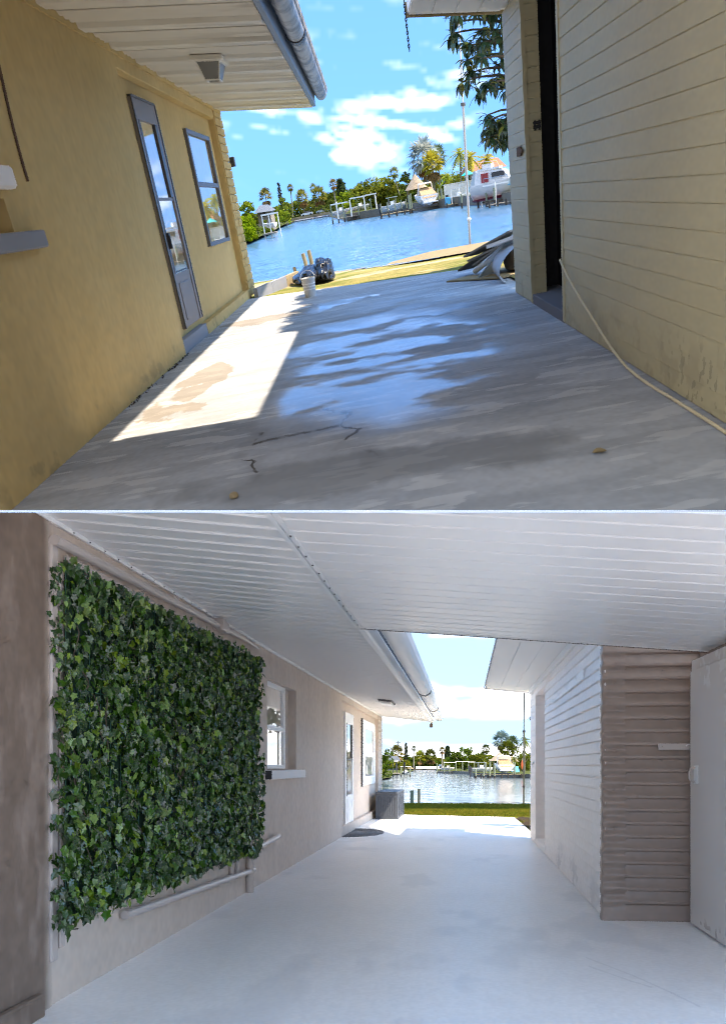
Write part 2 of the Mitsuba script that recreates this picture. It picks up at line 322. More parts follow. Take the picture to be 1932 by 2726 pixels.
# slab: a thin plate with a real edge
slab = [(-3.6, 2.6), (2.25, 2.6), (2.25, 19.55), (1.7, 19.93), (-0.2, 20.75), (-2.5, 21.9), (-3.0, 22.0)]
m = manifold3d.CrossSection([np.array(slab)]).extrude(0.12).translate([0, 0, -0.12])
structure('concrete_slab', arr(m), 'mat_slab_upper', 'worn grey concrete slab with damp streaks and cracks between yellow house and olive shed', cut='above')
structure('bounce_sheet', box(-3.0, 4.9, 5.2, 21.0, -.20, -.155), 'mat_white_matt', 'unseen white sheet added to bounce light into the lower passage', cut='above')  # added reflector, out of view, throws light down into the lower passage
lawn = grid(lambda u, v: np.stack([u, v, 0.05 * (meshkit.fbm(np.stack([u * .8, v * .5, 0 * u], -1), 3, 2) - 0.5) - 0.03 - 0.012 * (v - 21)], -1), np.linspace(-4.8, 4.8, 50), np.linspace(14.2, 31.5, 60))
v, f = arr(lawn)
def bank(x): return np.interp(x, [-6.5, -3.2, -1.0, 1.2, 3.3, 6.0], [31.3, 29.4, 27.7, 25.6, 25.9, 25.0])
def in_slab(x, y): return (x < 2.25) & (y < np.interp(x, [-3, -2.5, -.2, 1.7, 2.25], [22, 21.9, 20.75, 19.93, 19.55]) - 0.15)
c = v[f].mean(1)
f = f[(c[:, 1] < bank(c[:, 0])) & ~in_slab(c[:, 0], c[:, 1]) & ((c[:, 0] > -3.0) | (c[:, 1] > 23.6))]
structure('lawn', (v, f), 'mat_lawn_dry', 'dry patchy lawn between concrete slab and canal in the upper yard')
# grass blades: stuff
def blades(n, fx, h, zf, col0, col1):
    x, y = fx(n); n = len(x)
    a = rng.uniform(0, 2 * np.pi, n); hh = h * rng.uniform(0.5, 1.3, n); w = 0.011 * (0.6 + rng.random(n)); ln = rng.normal(0, .45, (n, 2)) * hh[:, None]
    z = zf(x, y)
    P = np.stack([x, y, z - .01], -1); d = np.stack([np.cos(a) * w, np.sin(a) * w, 0 * w], -1)
    V = np.stack([P - d, P + d, P + np.stack([ln[:, 0], ln[:, 1], hh], -1)], 1).reshape(-1, 3)
    t = np.clip(rng.normal(0.5, .3, n) + 0.9 * (meshkit.fbm(np.stack([x * 1.1, y * .8, 0 * x], -1), 3, 4) - .5), 0, 1)[:, None]
    C = np.repeat(np.asarray(col0) * (1 - t) + np.asarray(col1) * t, 3, 0)
    return (V, np.arange(3 * n).reshape(-1, 3)), C
def lawn_z(x, y): return 0.05 * (meshkit.fbm(np.stack([x * .8, y * .5, 0 * x], -1), 3, 2) - 0.5) - 0.03 - 0.012 * (y - 21)
def fx_a(n):
    x = rng.uniform(-4.7, 4.6, 3 * n); y = rng.uniform(19.6, 31, 3 * n)
    patch = meshkit.fbm(np.stack([x * .7, y * .35, 0 * x + 3], -1), 3, 9)
    k = (y < bank(x) - .05) & ~in_slab(x, y - .2) & ((x > -3) | (y > 23.6)) & (patch < 0.62 + .1 * rng.random(3 * n))
    return x[k][:n], y[k][:n]
g, col = blades(60000, fx_a, 0.06, lawn_z, (0.13, 0.17, 0.02), (0.34, 0.30, 0.07))
add('grass', g, 'mat_vc', color=col); tag('grass', 'short yellowing grass on the lawn of the upper yard', 'grass', kind='stuff')
# canal
structure('canal_water', grid(lambda u, v: np.stack([u, v, 0 * u - 0.9], -1), np.linspace(-40, 24, 3), np.linspace(24.2, 262, 3)), 'mat_water_upper', 'blue rippled canal water in the upper yard')
# sea wall under the near bank
xs = np.linspace(-4.8, 4.8, 26)
solo('sea_wall', cat([box(a, b, (bank(a) + bank(b)) / 2 - .12, (bank(a) + bank(b)) / 2 + .06, -1.6, float(lawn_z(np.array([a]), bank(np.array([a])))[0]) + .015) for a, b in zip(xs[:-1], xs[1:])]), 'mat_sill', 'low concrete sea wall along the grassy bank of the upper yard', 'sea wall')

# ---- yellow house
H1 = thing('yellow_house', 'yellow stucco house with deep cream soffit at the left of the upper yard', 'house')
ZT = 3.52
part(H1, 'wall', cat([extr([(5.0, 0), (13.78, 0), (13.78, ZT), (5.0, ZT), (5.0, 1.93), (6.6, 1.93), (8.25, 1.93), (8.25, 1.70), (6.6, 1.70), (5.0, 1.70)], 'x', XW - .22, XW),
                      box(XW - .40, XW - .221, 5.0, 13.7, 0, ZT)]), 'mat_yellow', cut='above')
part(H1, 'window_sill', cbox(XW - .1, XW + .10, 5.2, 8.72, 1.56, 1.69, .012), 'mat_sill', label='grey concrete window sill at the left edge', cut='above')
# the window above that sill stands in a niche
part(H1, 'wall', extr([(13.7, 0), (23.35, 0), (23.35, ZT), (13.7, ZT)], 'x', XW - .40, XW - .14), 'mat_yellow', label='recessed wall around door and window')
part(H1, 'beam', cbox(XW - .14, XW - .004, 13.783, 22.2, 3.30, ZT - .002, .012), 'mat_yellow', label='proud header beam under the soffit')
part(H1, 'ledge', cbox(XW - .138, XW - .003, 16.05, 22.6, -.02, .16, .01), 'mat_yellow', label='low proud plinth below the window')
part(H1, 'door_step', cbox(XW - .138, XW - .012, 13.783, 16.04, -.02, .17, .01), 'mat_sill', label='grey concrete step below the door')
# end column with toothed bricks
part(H1, 'column', box(XW - .138, XW - .02, 22.25, 23.36, 0, ZT - .004), 'mat_yellow', label='end column')
nb = 23
for i in range(nb):
    z0 = .02 + i * (ZT - .03) / nb; z1 = z0 + (ZT - .03) / nb - .018
    split = (22.27, 22.9, 23.40) if i % 2 else (22.27, 22.62, 23.43)
    for a, b in zip(split[:-1], split[1:]):
        j = rng.normal(0, .004, 3)
        part(H1, 'brick', cbox(XW - .10 + j[0], XW + .008 + j[0], a + .012 + j[1], b - .012 + (j[1] + .03 * rng.random() if b > 23 else 0), z0, z1, .008), 'mat_yellow')
def window(root, x, y0, y1, z0, z1, zm, fr, fmat, depth=.06, pane_lo='mat_glass', curtain=False, name='window', label=None, outer=0.0, omat=None):
    """A sash window in a wall whose face is x (looking towards +x): frame, two panes, a dark room behind."""
    f = [box(x - .02, x + depth, y0, y0 + fr, z0, z1), box(x - .02, x + depth, y1 - fr, y1, z0, z1), box(x - .02, x + depth - .002, y0 + fr, y1 - fr, z0, z0 + fr * .55),
         box(x - .02, x + depth - .002, y0 + fr, y1 - fr, z1 - fr * .55, z1), box(x - .02, x + depth - .004, y0 + fr, y1 - fr, zm - fr * .3, zm + fr * .3)]
    w = part(root, name, cat(f), fmat, label=label)
    ya, yb = y0 + fr * .9, y1 - fr * .9
    def pane(z0, z1, xx, g):
        part(w, 'pane', ([[xx, ya, z0], [xx, yb, z0], [xx, yb, z1], [xx, ya, z1]], [[0, 1, 2, 3]]), g)
    pane(zm + fr * .3, z1 - fr * .55, x + .015, 'mat_glass'); pane(z0 + fr * .55, zm - fr * .3, x + .022, pane_lo)
    part(w, 'curtain' if curtain else 'dark_room', box(x - .018, x - .006, ya, yb, z0 + .01, z1 - .01) if not curtain else cat([box(x - .018, x - .006, ya, yb, zm, z1 - .01)]), 'mat_room')
    if curtain: part(w, 'blind', box(x - .010, x + .004, ya, yb, z0 + .02, zm - .02), 'mat_curtain')
    return w
XR = XW - .14
w = window(H1, XR, 18.75, 21.5, 1.17, 2.97, 2.15, .12, 'mat_frame_grey', label='grey framed sash window right of the door')
# door: storm door with a tall glass
d = part(H1, 'door', cat([box(XR - .02, XR + .05, 14.66, 14.82, .25, 3.10), box(XR - .02, XR + .05, 16.1, 16.27, .25, 3.10), box(XR - .02, XR + .048, 14.82, 16.1, 2.86, 3.10),
                          box(XR - .02, XR + .035, 14.82, 16.1, .25, .92), box(XR - .02, XR + .04, 14.82, 16.1, 1.905, 1.945), box(XR - .02, XR + .04, 14.82, 16.1, .92, .97)]), 'mat_door_grey', label='grey storm door with tall dark framed glass')
part(d, 'trim', cat([box(XR + .05, XR + .062, 14.64, 14.70, .25, 3.12), box(XR + .05, XR + .062, 16.25, 16.30, .25, 3.12), box(XR + .0, XR + .062, 14.7, 16.25, 3.10, 3.13),
                     box(XR + .01, XR + .055, 14.82, 14.91, .98, 2.86), box(XR + .01, XR + .055, 15.93, 16.1, 1.95, 2.86), box(XR + .035, XR + .05, 14.95, 15.98, .985, 1.0)]), 'mat_frame_dark')
part(d, 'pane', ([[XR + .03, 14.9, 1.94], [XR + .03, 15.95, 1.94], [XR + .03, 15.95, 2.86], [XR + .03, 14.9, 2.86]], [[0, 1, 2, 3]]), 'mat_glass')
part(d, 'pane', ([[XR + .034, 14.9, .97], [XR + .034, 16.0, .97], [XR + .034, 16.0, 1.91], [XR + .034, 14.9, 1.91]], [[0, 1, 2, 3]]), 'mat_glass')
part(d, 'dark_room', box(XR - .015, XR - .004, 14.8, 16.1, .95, 2.9), 'mat_room')
part(d, 'lower_panel', cbox(XR + .035, XR + .047, 15.0, 15.9, .34, .84, .01), 'mat_door_grey')
part(d, 'handle', cat([box(XR + .055, XR + .09, 14.84, 14.93, 1.44, 1.50), box(XR + .055, XR + .10, 14.84, 14.88, 1.30, 1.46)]), 'mat_black')
# soffit of long pans falling towards the gutter
ms = -.1203
def soff_pan(y0, y1, mode, x0=XW - .1, x1=-.845, zw=ZT, m=ms):
    """A strip of soffit along x: ribs along its length stand down from it."""
    P = {0: [(y0, 0), (y0 + .05, -.045), (y0 + .34, -.045), (y0 + .40, 0), (y1, 0)],
         1: [(y0, -.006), (y0 + .1, -.03), (y0 + .2, -.006), (y0 + .3, -.03), (y0 + .4, -.006), (y0 + .5, -.03), (y0 + .6, -.006), (y1, -.006)]}[mode]
    P = [(min(a, y1), b) for a, b in P]
    poly = P + [(y1, .03), (y0, .03)]
    v, f = extr(poly, 'x', x0, x1); v[:, 2] += zw + m * (v[:, 0] - XW) + .004
    return v, f
S1 = part(H1, 'soffit', hull([[x, y, ZT + ms * (x - XW) + z] for x in (XW - .15, -.85) for y in (5.0, 23.35) for z in (.04, .10)]), 'mat_soffit_gap', label='cream metal soffit with dirty ribs', cut='above')
part(H1, 'wall_molding', hull([[x, y, ZT + ms * (x - XW) + z] for x in (XW - .01, XW + .022) for y in (5.0, 23.34) for z in (-.075, .0)]), 'mat_yellow', cut='above')
part(H1, 'niche_window', box(XW - .217, XW - .19, 5.0, 8.3, 1.69, 1.94), 'mat_rust', label='dark panel put in for the shaded window above the sill', cut='above')  # brown panel paints the shade inside the niche
y = 5.0; k = 0
while y < 23.3:
    y1 = min(y + .715, 23.34); part(S1, 'soffit_panel', soff_pan(y, y1 - .028, k % 2), 'mat_soffit_cream', cut='above'); y = y1; k += 1
ZF = ZT + ms * (-.845 - XW)
part(H1, 'fascia', cbox(-.843, -.77, 5.0, 23.36, ZF - .015, ZF + .21, .008), 'mat_fascia_blue', label='blue grey fascia board along the eave', cut='above')
part(H1, 'roof', hull([[x, yy, z] for yy in (5.0, 23.42) for x, z in ((XW - .2, ZT + .45), (XW - .2, ZT + .11), (-.80, ZF + .13), (-.72, ZF + .22))]), 'mat_roof_grey', cut='above')
# gutter: half-round trough in three lengths with strap joints
def trough(y0, y1, r=.125, cx=-.625, cz=ZF + .20, mt='mat_gutter_old'):
    a = np.linspace(np.pi * 1.0, np.pi * 2.05, 12)
    o = [(cx + r * math.cos(t), cz + r * 1.0 * math.sin(t)) for t in a]; i = [(cx + (r - .012) * math.cos(t), cz + (r - .012) * math.sin(t)) for t in a[::-1]]
    v, f = extr(o + i, 'y', y0, y1); return v, f
G1 = part(H1, 'gutter', cat([trough(5.0, 15.2), trough(15.24, 23.45)]), 'mat_gutter_old', label='weathered grey metal gutter', cut='above', smooth=40)
part(G1, 'lip', cat([tube([(-.502, a, ZF + .215), (-.502, b, ZF + .215)], .02, 8) for a, b in ((5.0, 15.2), (15.24, 23.47))] + [trough(5.0, 23.47, .133)][:0]), 'mat_gutter_rust', label='rusty outer lip', cut='above', smooth=60)
part(G1, 'outer_face', cat([extr([(-.53, ZF + .13), (-.49, ZF + .20), (-.475, ZF + .27), (-.50, ZF + .29), (-.515, ZF + .2), (-.545, ZF + .14)], 'y', a, b) for a, b in ((5.0, 15.2), (15.24, 23.5))]), 'mat_gutter_rust', cut='above')
part(G1, 'joint_strap', trough(15.05, 15.3, .14), 'mat_frame_dark', smooth=40)
part(G1, 'end_cap', extr([(-.625 + .124 * math.cos(t), ZF + .20 + .124 * math.sin(t)) for t in np.linspace(np.pi, 2 * np.pi, 12)], 'y', 23.43, 23.45), 'mat_gutter_old')
part(G1, 'bracket', cat([box(-.77, -.50, yy, yy + .05, ZF + .19, ZF + .205) for yy in (8.3, 10.6, 12.9, 17.6, 19.9, 22.2)]), 'mat_gutter_old')
# small fittings
solo('meter_box', cat([cbox(XW, XW + .09, 7.2, 8.42, 1.985, 2.14, .02), cbox(XW + .09, XW + .10, 7.35, 8.32, 2.0, 2.12, .01)]), 'mat_white_matt', 'small white box on the yellow wall at the left edge of the upper yard', 'meter box')
solo('wall_cable', tube(spline([(XW + .012, 8.95, 2.05), (XW + .014, 8.98, 2.4), (XW + .012, 9.08, 2.75), (XW + .012, 9.2, 3.2)], 16), .012, 6), 'mat_rust', 'thin brown cable hanging down the yellow wall at the left edge', 'cable', smooth=True)
L1 = thing('ceiling_light', 'tapered cream lantern with glass sides under the soffit above the grey door', 'light fixture')
def on_soff(x, y, dz=0.0): return [x, y, ZT - .025 + ms * (x - XW) - dz]
xa, xb, ya, yb = -2.02, -1.64, 14.75, 15.45
part(L1, 'base', hull([on_soff(x, y, dz) for x in (xa - .02, xb + .02) for y in (ya - .05, yb + .05) for dz in (0, .05)]), 'mat_soffit_cream')
q = lambda t, dz: [on_soff(x, y, dz) for x in (xa + .03 + t * .07, xb - .03 - t * .07) for y in (ya + .05 + t * .14, yb - .05 - t * .14)]
part(L1, 'shade', hull(q(0, .05) + q(.9, .235)), 'mat_lens_dim', label='clouded glass shade')
top, bot = q(0, .05), q(1, .24)
part(L1, 'frame', cat([tube([top[i], bot[i]], .012, 6) for i in range(4)] + [tube([bot[i], bot[j]], .014, 6) for i, j in ((0, 1), (1, 3), (3, 2), (2, 0))] + [tube([top[i], top[j]], .014, 6) for i, j in ((0, 1), (1, 3), (3, 2), (2, 0))]), 'mat_soffit_cream')
solo('wall_lantern', cat([cbox(XW - .02, XW + .10, 23.45, 23.62, 2.50, 2.68, .01), tube([(XW + .03, 23.4, 2.62), (XW + .03, 23.5, 2.62)], .02, 8)]), 'mat_frame_dark', 'small dark lantern on the brick end column of the yellow house', 'lantern')

# ---- olive shed
H2 = thing('olive_shed', 'olive painted shed with horizontal board siding and narrow dark doorway at the right', 'shed')
def course(xf, sx, z0, z1, y0, y1, lip=.016, j=0.0):
    """A lapped siding board along y on a face at x = xf that looks towards sx."""
    p = [(xf, z0), (xf + sx * (lip + j), z0 + .003), (xf + sx * (lip + j), z0 + .014), (xf + sx * (.005 + j * .5), z1 - .018), (xf + sx * (.004), z1 - .002), (xf, z1 - .002)]
    return extr(p, 'y', y0, y1)
def course_x(yf, sy, z0, z1, x0, x1, lip=.016, j=0.0):
    p = [(yf, z0), (yf + sy * (lip + j), z0 + .003), (yf + sy * (lip + j), z0 + .014), (yf + sy * (.005 + j * .5), z1 - .018), (yf + sy * .004, z1 - .002), (yf, z1 - .002)]
    return extr(p, 'x', x0, x1)
ZS = 3.16
part(H2, 'sun_block_slab', box(XS + .20, 5.0, 3.2, 14.38, -.14, -.015), 'mat_step', label='unseen slab added under the shed to keep sun off the lower passage', cut='above')  # added out of view to block a sun patch on the lower slab
W2 = part(H2, 'wall', cat([box(XS + .012, XS + .14, 3.6, 10.72, 0, ZS)]), 'mat_olive', cut='above')
pitch = .1435; n2 = 22
for i in range(n2):
    z0 = .005 + i * pitch + (.008 if i >= 11 else 0); z1 = min(z0 + pitch, ZS)
    if z1 - z0 < .04: break
    part(W2, 'siding_board', course(XS + .012, -1, z0, z1, 3.6, 10.74 + rng.normal(0, .004), .010, abs(rng.normal(0, .0015))), 'mat_olive', cut='above')
part(W2, 'corner_trim', box(XS - .006, XS + .02, 10.66, 10.76, .02, ZS), 'mat_olive')
P2 = part(H2, 'pier', cat([box(XS + .012, XS + .185, 12.86, 14.40, 0, ZS)]), 'mat_olive', label='narrow boarded pier beyond the doorway')
for i in range(n2):
    z0 = .005 + i * pitch; z1 = min(z0 + pitch, ZS)
    if z1 - z0 < .04: break
    part(P2, 'siding_board', course(XS + .012, -1, z0, z1, 12.85, 14.42, .008, abs(rng.normal(0, .001))), 'mat_olive')
    part(P2, 'jamb_board', course_x(12.86, -1, z0, z1, XS + .002, XS + .188, .005), 'mat_olive')
part(P2, 'corner_trim', extr(np.array([(XS - .012 + .004 * math.sin(k * 2.1), k * ZS / 24) for k in range(25)] + [(XS + .03, ZS), (XS + .03, 0)]), 'y', 12.835, 12.86), 'mat_olive')
part(H2, 'doorway', cat([box(XS + .44, XS + .46, 10.72, 14.0, .1, ZS), box(XS + .19, XS + .44, 13.4, 13.5, .1, ZS), box(XS + .15, XS + .44, 10.60, 10.72, .0, ZS)]), 'mat_black', label='dark doorway')
part(H2, 'door_edge', cat([box(XS + .30, XS + .34, 11.35, 11.45, .1, ZS), box(XS + .29, XS + .34, 11.2, 11.4, 1.83, 1.86), tube([(XS + .27, 11.2, 1.95), (XS + .27, 11.2, 2.2)], .012, 6)]), 'mat_frame_dark')
part(H2, 'door_lock', cbox(XS + .26, XS + .30, 11.1, 11.3, 1.665, 1.715, .008), 'mat_steel')
part(H2, 'door_step', cat([cbox(XS + .0, XS + .44, 10.73, 12.83, -.02, .112, .008), box(XS + .19, XS + .44, 12.83, 13.4, -.02, .11)]), 'mat_step', label='dark concrete door step')
EZ0, EZ1, EX = 3.19, 3.335, .85
ez = lambda x: EZ0 + (EZ1 - EZ0) * (XS - x) / (XS - EX)
S2 = part(H2, 'eave', hull([[x, yy, ez(x) + dz] for x in (EX, XS + .45) for yy in (6.5, 14.52) for dz in (.015, .12)]), 'mat_white_matt', label='shallow eave with white underside')
for k in range(4):
    a = EX + .012 + k * .29
    part(S2, 'eave_board', hull([[x, yy, ez(x) + dz] for x in (a, a + .282) for yy in (6.5, 14.51) for dz in (0, .014)]), 'mat_white_matt')
part(H2, 'barge_board', hull([[x, yy, ez(x) + dz] for x in (EX - .02, XS + .45) for yy in (14.522, 14.55) for dz in (-.025, .13)]), 'mat_wood', label='brown edged barge board')
solo('strike_plate', cat([cbox(XS - .022, XS + .0, 13.22, 13.52, 1.62, 1.72, .006), cbox(XS - .03, XS - .005, 13.08, 13.24, 1.65, 1.69, .005)]), 'mat_rust', 'small rusty latch plate on the boarded pier of the olive shed', 'latch plate')
solo('hinge_plate', cat([box(XS + .09, XS + .18, 12.845, 12.862, 1.86 + dz, 1.89 + dz) for dz in (0, .04)] + [box(XS + .10, XS + .125, 12.843, 12.86, 1.84, 1.94), box(XS + .15, XS + .175, 12.843, 12.86, 1.84, 1.94)]), 'mat_black', 'small dark hinge plate beside the dark doorway', 'hinge')
# hose along the foot of the wall
hose = spline([(XS - .03, 10.72, .62), (XS - .05, 10.35, .54), (XS - .055, 9.6, .36), (XS - .06, 8.8, .19), (XS - .075, 8.0, .06), (XS - .09, 7.3, .018), (XS - .085, 6.5, .016), (XS - .075, 5.6, .016), (XS - .07, 4.6, .016)], 70)
solo('garden_hose', tube(hose, .0105, 8), 'mat_hose', 'pale yellow garden hose hanging from the doorway and lying along the olive shed wall', 'hose', smooth=True, cut='above')
# hanging chain: links alternate
C1 = thing('hanging_chain', 'dark chain hanging from the eave end of the olive shed', 'chain')
for k in range(15):
    z = 3.46 - k * .0335; t = np.linspace(0, 2 * np.pi, 11)
    o = np.stack([.010 * np.cos(t), 0 * t, .024 * np.sin(t)], -1) if k % 2 else np.stack([0 * t, .03 * np.cos(t), .024 * np.sin(t)], -1)
    part(C1, 'link', tube(o + [.822 + .0004 * k, 14.5, z], .006, 5, False), 'mat_black')
# ---- carport roof that covers the viewer and shades the near slab
R1 = thing('carport_roof', 'white sheet roof over the near end of the upper yard', 'carport roof')
part(R1, 'sheet', hull([[x, y, z] for x, z in ((-3.4, 3.36), (6.5, 3.02), (-3.4, 3.44), (6.5, 3.10)) for y in (1.2, 8.25)]), 'mat_white_matt')  # right side widened out of view to keep sun off the lower slab
part(R1, 'edge_trim', hull([[x, y, z] for x, z in ((-.46, 3.25), (6.5, 3.0), (-.46, 3.36), (6.5, 3.13)) for y in (8.25, 8.30)]), 'mat_white')

# ---- loose things at the end of the slab
cur = A
def blob_sheet(center, size, n=26, seed=1, rough=.35, flat=.5):
    """A crumpled closed lump: a sphere pushed in and out by ridged noise, flat below."""
    s = trimesh.creation.icosphere(subdivisions=4); v = np.array(s.vertices)
    q = v * 1.7 + seed * 7.3
    a = np.abs(meshkit.fbm(q, 4, seed) - .5) * 2; b = np.abs(meshkit.fbm(q * 2.3 + 3, 3, seed + 5) - .5) * 2
    r = 1 - rough * (1 - a) * .9 + rough * .45 * b
    v = v * r[:, None] * np.asarray(size); v[:, 2] = np.where(v[:, 2] < 0, v[:, 2] * .25, v[:, 2])
    return v + np.asarray(center), np.array(s.faces)
T1 = thing('rubbish_bag', 'heap of crumpled black plastic sheeting on the grass beyond the slab', 'rubbish bag')
def sack(center, size, seed, folds=.2):
    m_ = trimesh.creation.icosphere(subdivisions=5); v = np.array(m_.vertices); q = v * 1.25 + seed * 5.1
    big_ = meshkit.fbm(q, 2, seed) - .5; rid = 1 - 2 * np.abs(meshkit.fbm(q * 2.0 + big_[:, None] * 2, 3, seed + 3) - .5)
    v = v * (1 + .55 * big_ + folds * (rid - .8))[:, None] * np.asarray(size); v[:, 2] = np.where(v[:, 2] < 0, v[:, 2] * .25, v[:, 2])
    return v + np.asarray(center), np.array(m_.faces)
part(T1, 'bag', sack((-1.50, 24.6, .02), (.34, .9, .30), 4), 'mat_black_bag', smooth=True)
part(T1, 'bag', sack((-1.16, 24.3, .04), (.24, .7, .42), 9, .3), 'mat_black_bag', smooth=True)
part(T1, 'bag', sack((-1.72, 24.9, .0), (.30, .8, .2), 14), 'mat_black_bag', smooth=True)
mat('mat_bucket', pr((.52, .51, .49), .5))
BK = thing('bucket', 'white plastic bucket with wire handle at the end of the sunlit slab', 'bucket')
bx, by = -1.31, 19.75
def ring(z, r, ry, n=28): t = np.arange(n) * 2 * np.pi / n; return np.stack([bx + r * np.cos(t), by + ry * np.sin(t), 0 * t + z], -1)
prof = [(0.0, .105), (.02, .108), (.30, .135), (.305, .142), (.335, .142), (.34, .137), (.30, .128), (.02, .10)]
RY = 1.6
v = np.vstack([ring(z, r, r * RY) for z, r in prof] + [[[bx, by, .0]], [[bx, by, .02]]]); n = 28; f = []
for k in range(len(prof) - 1):
    for i in range(n): a, b = k * n + i, k * n + (i + 1) % n; f += [[a, b, b + n], [a, b + n, a + n]]
for i in range(n): f += [[i, len(v) - 2, (i + 1) % n], [(len(prof) - 1) * n + i, (len(prof) - 1) * n + (i + 1) % n, len(v) - 1]]
part(BK, 'body', (v, np.array(f)), 'mat_bucket', smooth=40)
part(BK, 'band', cat([tube(np.vstack([ring(z, .125 + (z - .2) * .1, (.125 + (z - .2) * .1) * RY), ring(z, .125 + (z - .2) * .1, (.125 + (z - .2) * .1) * RY)[:1]]), .008, 6, False) for z in (.14, .19, .24)]), 'mat_white', smooth=60)
t = np.linspace(0, np.pi, 20)
part(BK, 'handle', tube(np.stack([bx - .01 + .145 * np.cos(t), by + .04 + 0.1 * np.sin(t), .325 + .135 * np.sin(t)], -1), .005, 6), 'mat_steel', smooth=True)
for (x0, y0, h, ln, lab) in ((-1.86, 28.4, .44, .05, 'leaning weathered mooring post behind the black rubbish, left of two'), (-1.70, 28.5, .49, .04, 'leaning weathered mooring post behind the black rubbish, right of two')):
    solo('mooring_post', tube([(x0, y0, -.1), (x0 - ln * .3, y0, h * .5), (x0 - ln, y0, h)], [.06, .058, .055], 10), 'mat_wood', lab, 'post', smooth=40)
CB = thing('edging_curb', 'low concrete edging curb beyond the corner of the yellow house', 'curb')
for k, (a, b) in enumerate(((22.1, 23.4), (23.43, 24.7), (24.73, 26.0))):
    o = [-2.72, -2.50, -2.26, -2.02]
    part(CB, 'block', hull([[o[i] + dx, yy, z] for i, yy in ((k, a), (k + 1, b)) for dx in (0, .09) for z in (-.1, .17 - .004 * k)]), 'mat_sill' if k < 2 else 'mat_wood')
solo('survey_stake', hull([(-2.03, 26.0, -.1), (-1.95, 26.0, -.1), (-1.99, 26.05, -.1), (-2.07, 26.0, .26), (-1.99, 26.0, .26), (-2.03, 26.05, .26)]), 'mat_wood', 'short leaning wooden stake at the end of the concrete curb', 'stake')
# sand drift and raft on the bank
solo('driftwood_board', hull([(.35, 25.75, -.04), (1.3, 25.2, -.04), (3.3, 25.0, -.04), (3.3, 25.8, -.04), (1.4, 25.9, -.04), (.5, 25.85, .0), (1.5, 25.6, .09), (3.2, 25.4, .10)]), 'mat_sand', 'pale sandy board lying along the edge of the bank beside the canal', 'board')
# ---- heap of demolition waste beside the pier
def plank(name, a, b, w, t, mt, lab, c_='board'):
    a, b = np.asarray(a, float), np.asarray(b, float); d = b - a; L = np.linalg.norm(d); d /= L
    s = np.cross(d, [0, 0, 1.0]); s /= np.linalg.norm(s); u = np.cross(s, d)
    P = [a + d * l + s * p + u * q for l in (0, L) for p in (-w / 2, w / 2) for q in (-t / 2, t / 2)]
    return solo(name, hull(P), mt, lab, c_)
plank('old_board', (1.765, 18.0, .34), (2.45, 16.9, .66), .34, .03, 'mat_wood_grey', 'weathered grey board, upper of two sticking left out of the waste heap')
plank('old_board', (1.80, 17.9, .27), (2.45, 16.9, .52), .30, .03, 'mat_wood_grey', 'weathered grey board, lower of two sticking left out of the waste heap')
plank('old_board', (1.70, 18.5, .10), (2.3, 17.5, .48), .36, .03, 'mat_wood_dark', 'dark board leaning at the left foot of the waste heap')
plank('old_board', (1.50, 17.9, .014), (2.35, 16.7, .03), .55, .02, 'mat_sand', 'thin tan sheet lying flat on the slab under the waste heap')
solo('drain_pipe', tube([(1.80, 17.8, .10), (2.16, 16.9, .40)], .05, 14), 'mat_boat', 'white plastic pipe leaning on the waste heap', 'pipe', smooth=40)
solo('thin_rod', tube([(1.92, 17.2, .26), (2.36, 16.4, .66)], .013, 8), 'mat_steel', 'thin grey metal rod leaning above the white pipe', 'rod', smooth=40)
mat('mat_lens_dim2', pr((0.40, 0.41, 0.43), 0.45))
def curl(P, y0, y1, shrink, t=.012):
    """A springy sheet rolled over itself: the curve P (x, z) drawn out in y, narrowing to the far end."""
    c = spline([(x, z, 0) for x, z in P], 26)[:, :2]; m_ = c.mean(0); vs = np.linspace(0, 1, 8)
    V = np.array([[[*(m_ + (q - m_) * (1 - shrink * v))[:1], y0 + (y1 - y0) * v + .05 * math.sin(6 * v + i * .3), (m_ + (q - m_) * (1 - shrink * v))[1]] for v in vs] for i, q in enumerate(c)])
    n = len(vs); F = np.array([[i * n + j, (i + 1) * n + j, (i + 1) * n + j + 1, i * n + j + 1] for i in range(len(c) - 1) for j in range(n - 1)])
    return arr((V.reshape(-1, 3), F))
solo('vinyl_sheet', curl([(2.62, .56), (2.30, .50), (2.08, .37), (1.98, .20), (2.0, .07), (2.09, .015)], 15.8, 17.0, .12), 'mat_lens_dim2', 'bent greyish vinyl sheet leaning beside the shed pier', 'sheet', smooth=True)
plank('old_board', (1.93, 17.3, .05), (2.5, 16.9, .62), .55, .02, 'mat_boat_grey', 'grey panel leaning between the white pipe and the greyish vinyl sheet')
plank('old_board', (1.86, 17.75, .20), (2.5, 16.9, .58), .30, .02, 'mat_wood_grey', 'third grey board in the middle of the waste heap')
solo('rubble_sack', sack((2.55, 17.5, .10), (.26, .6, .30), 21), 'mat_wood_dark', 'dark sack of rubble at the back of the waste heap', 'sack', smooth=True)
plank('old_board', (2.02, 16.8, .50), (2.5, 16.3, .62), .34, .05, 'mat_white_matt', 'broken white panel on top of the waste heap')
# leaf and pebble on the slab
gx = [(1.21, 5.40, 'brown fallen leaf on the slab in front of the olive shed')]
for x, y, lab in gx:
    solo('fallen_leaf', grid(lambda u, v: np.stack([x + u * .045, y + v * (1 - u * u) * .04, .006 + .02 * np.abs(v) * (1 - u * u) + .006 * u * u], -1), np.linspace(-1, 1, 9), np.linspace(-1, 1, 5)), 'mat_wood', lab, 'leaf')
solo('pebble', blob_sheet((-1.09, 5.70, .01), (.035, .06, .03), seed=3, rough=.2), 'mat_sand', 'small pale pebble lying on the cracked slab at the bottom of the upper yard', 'pebble', smooth=40)

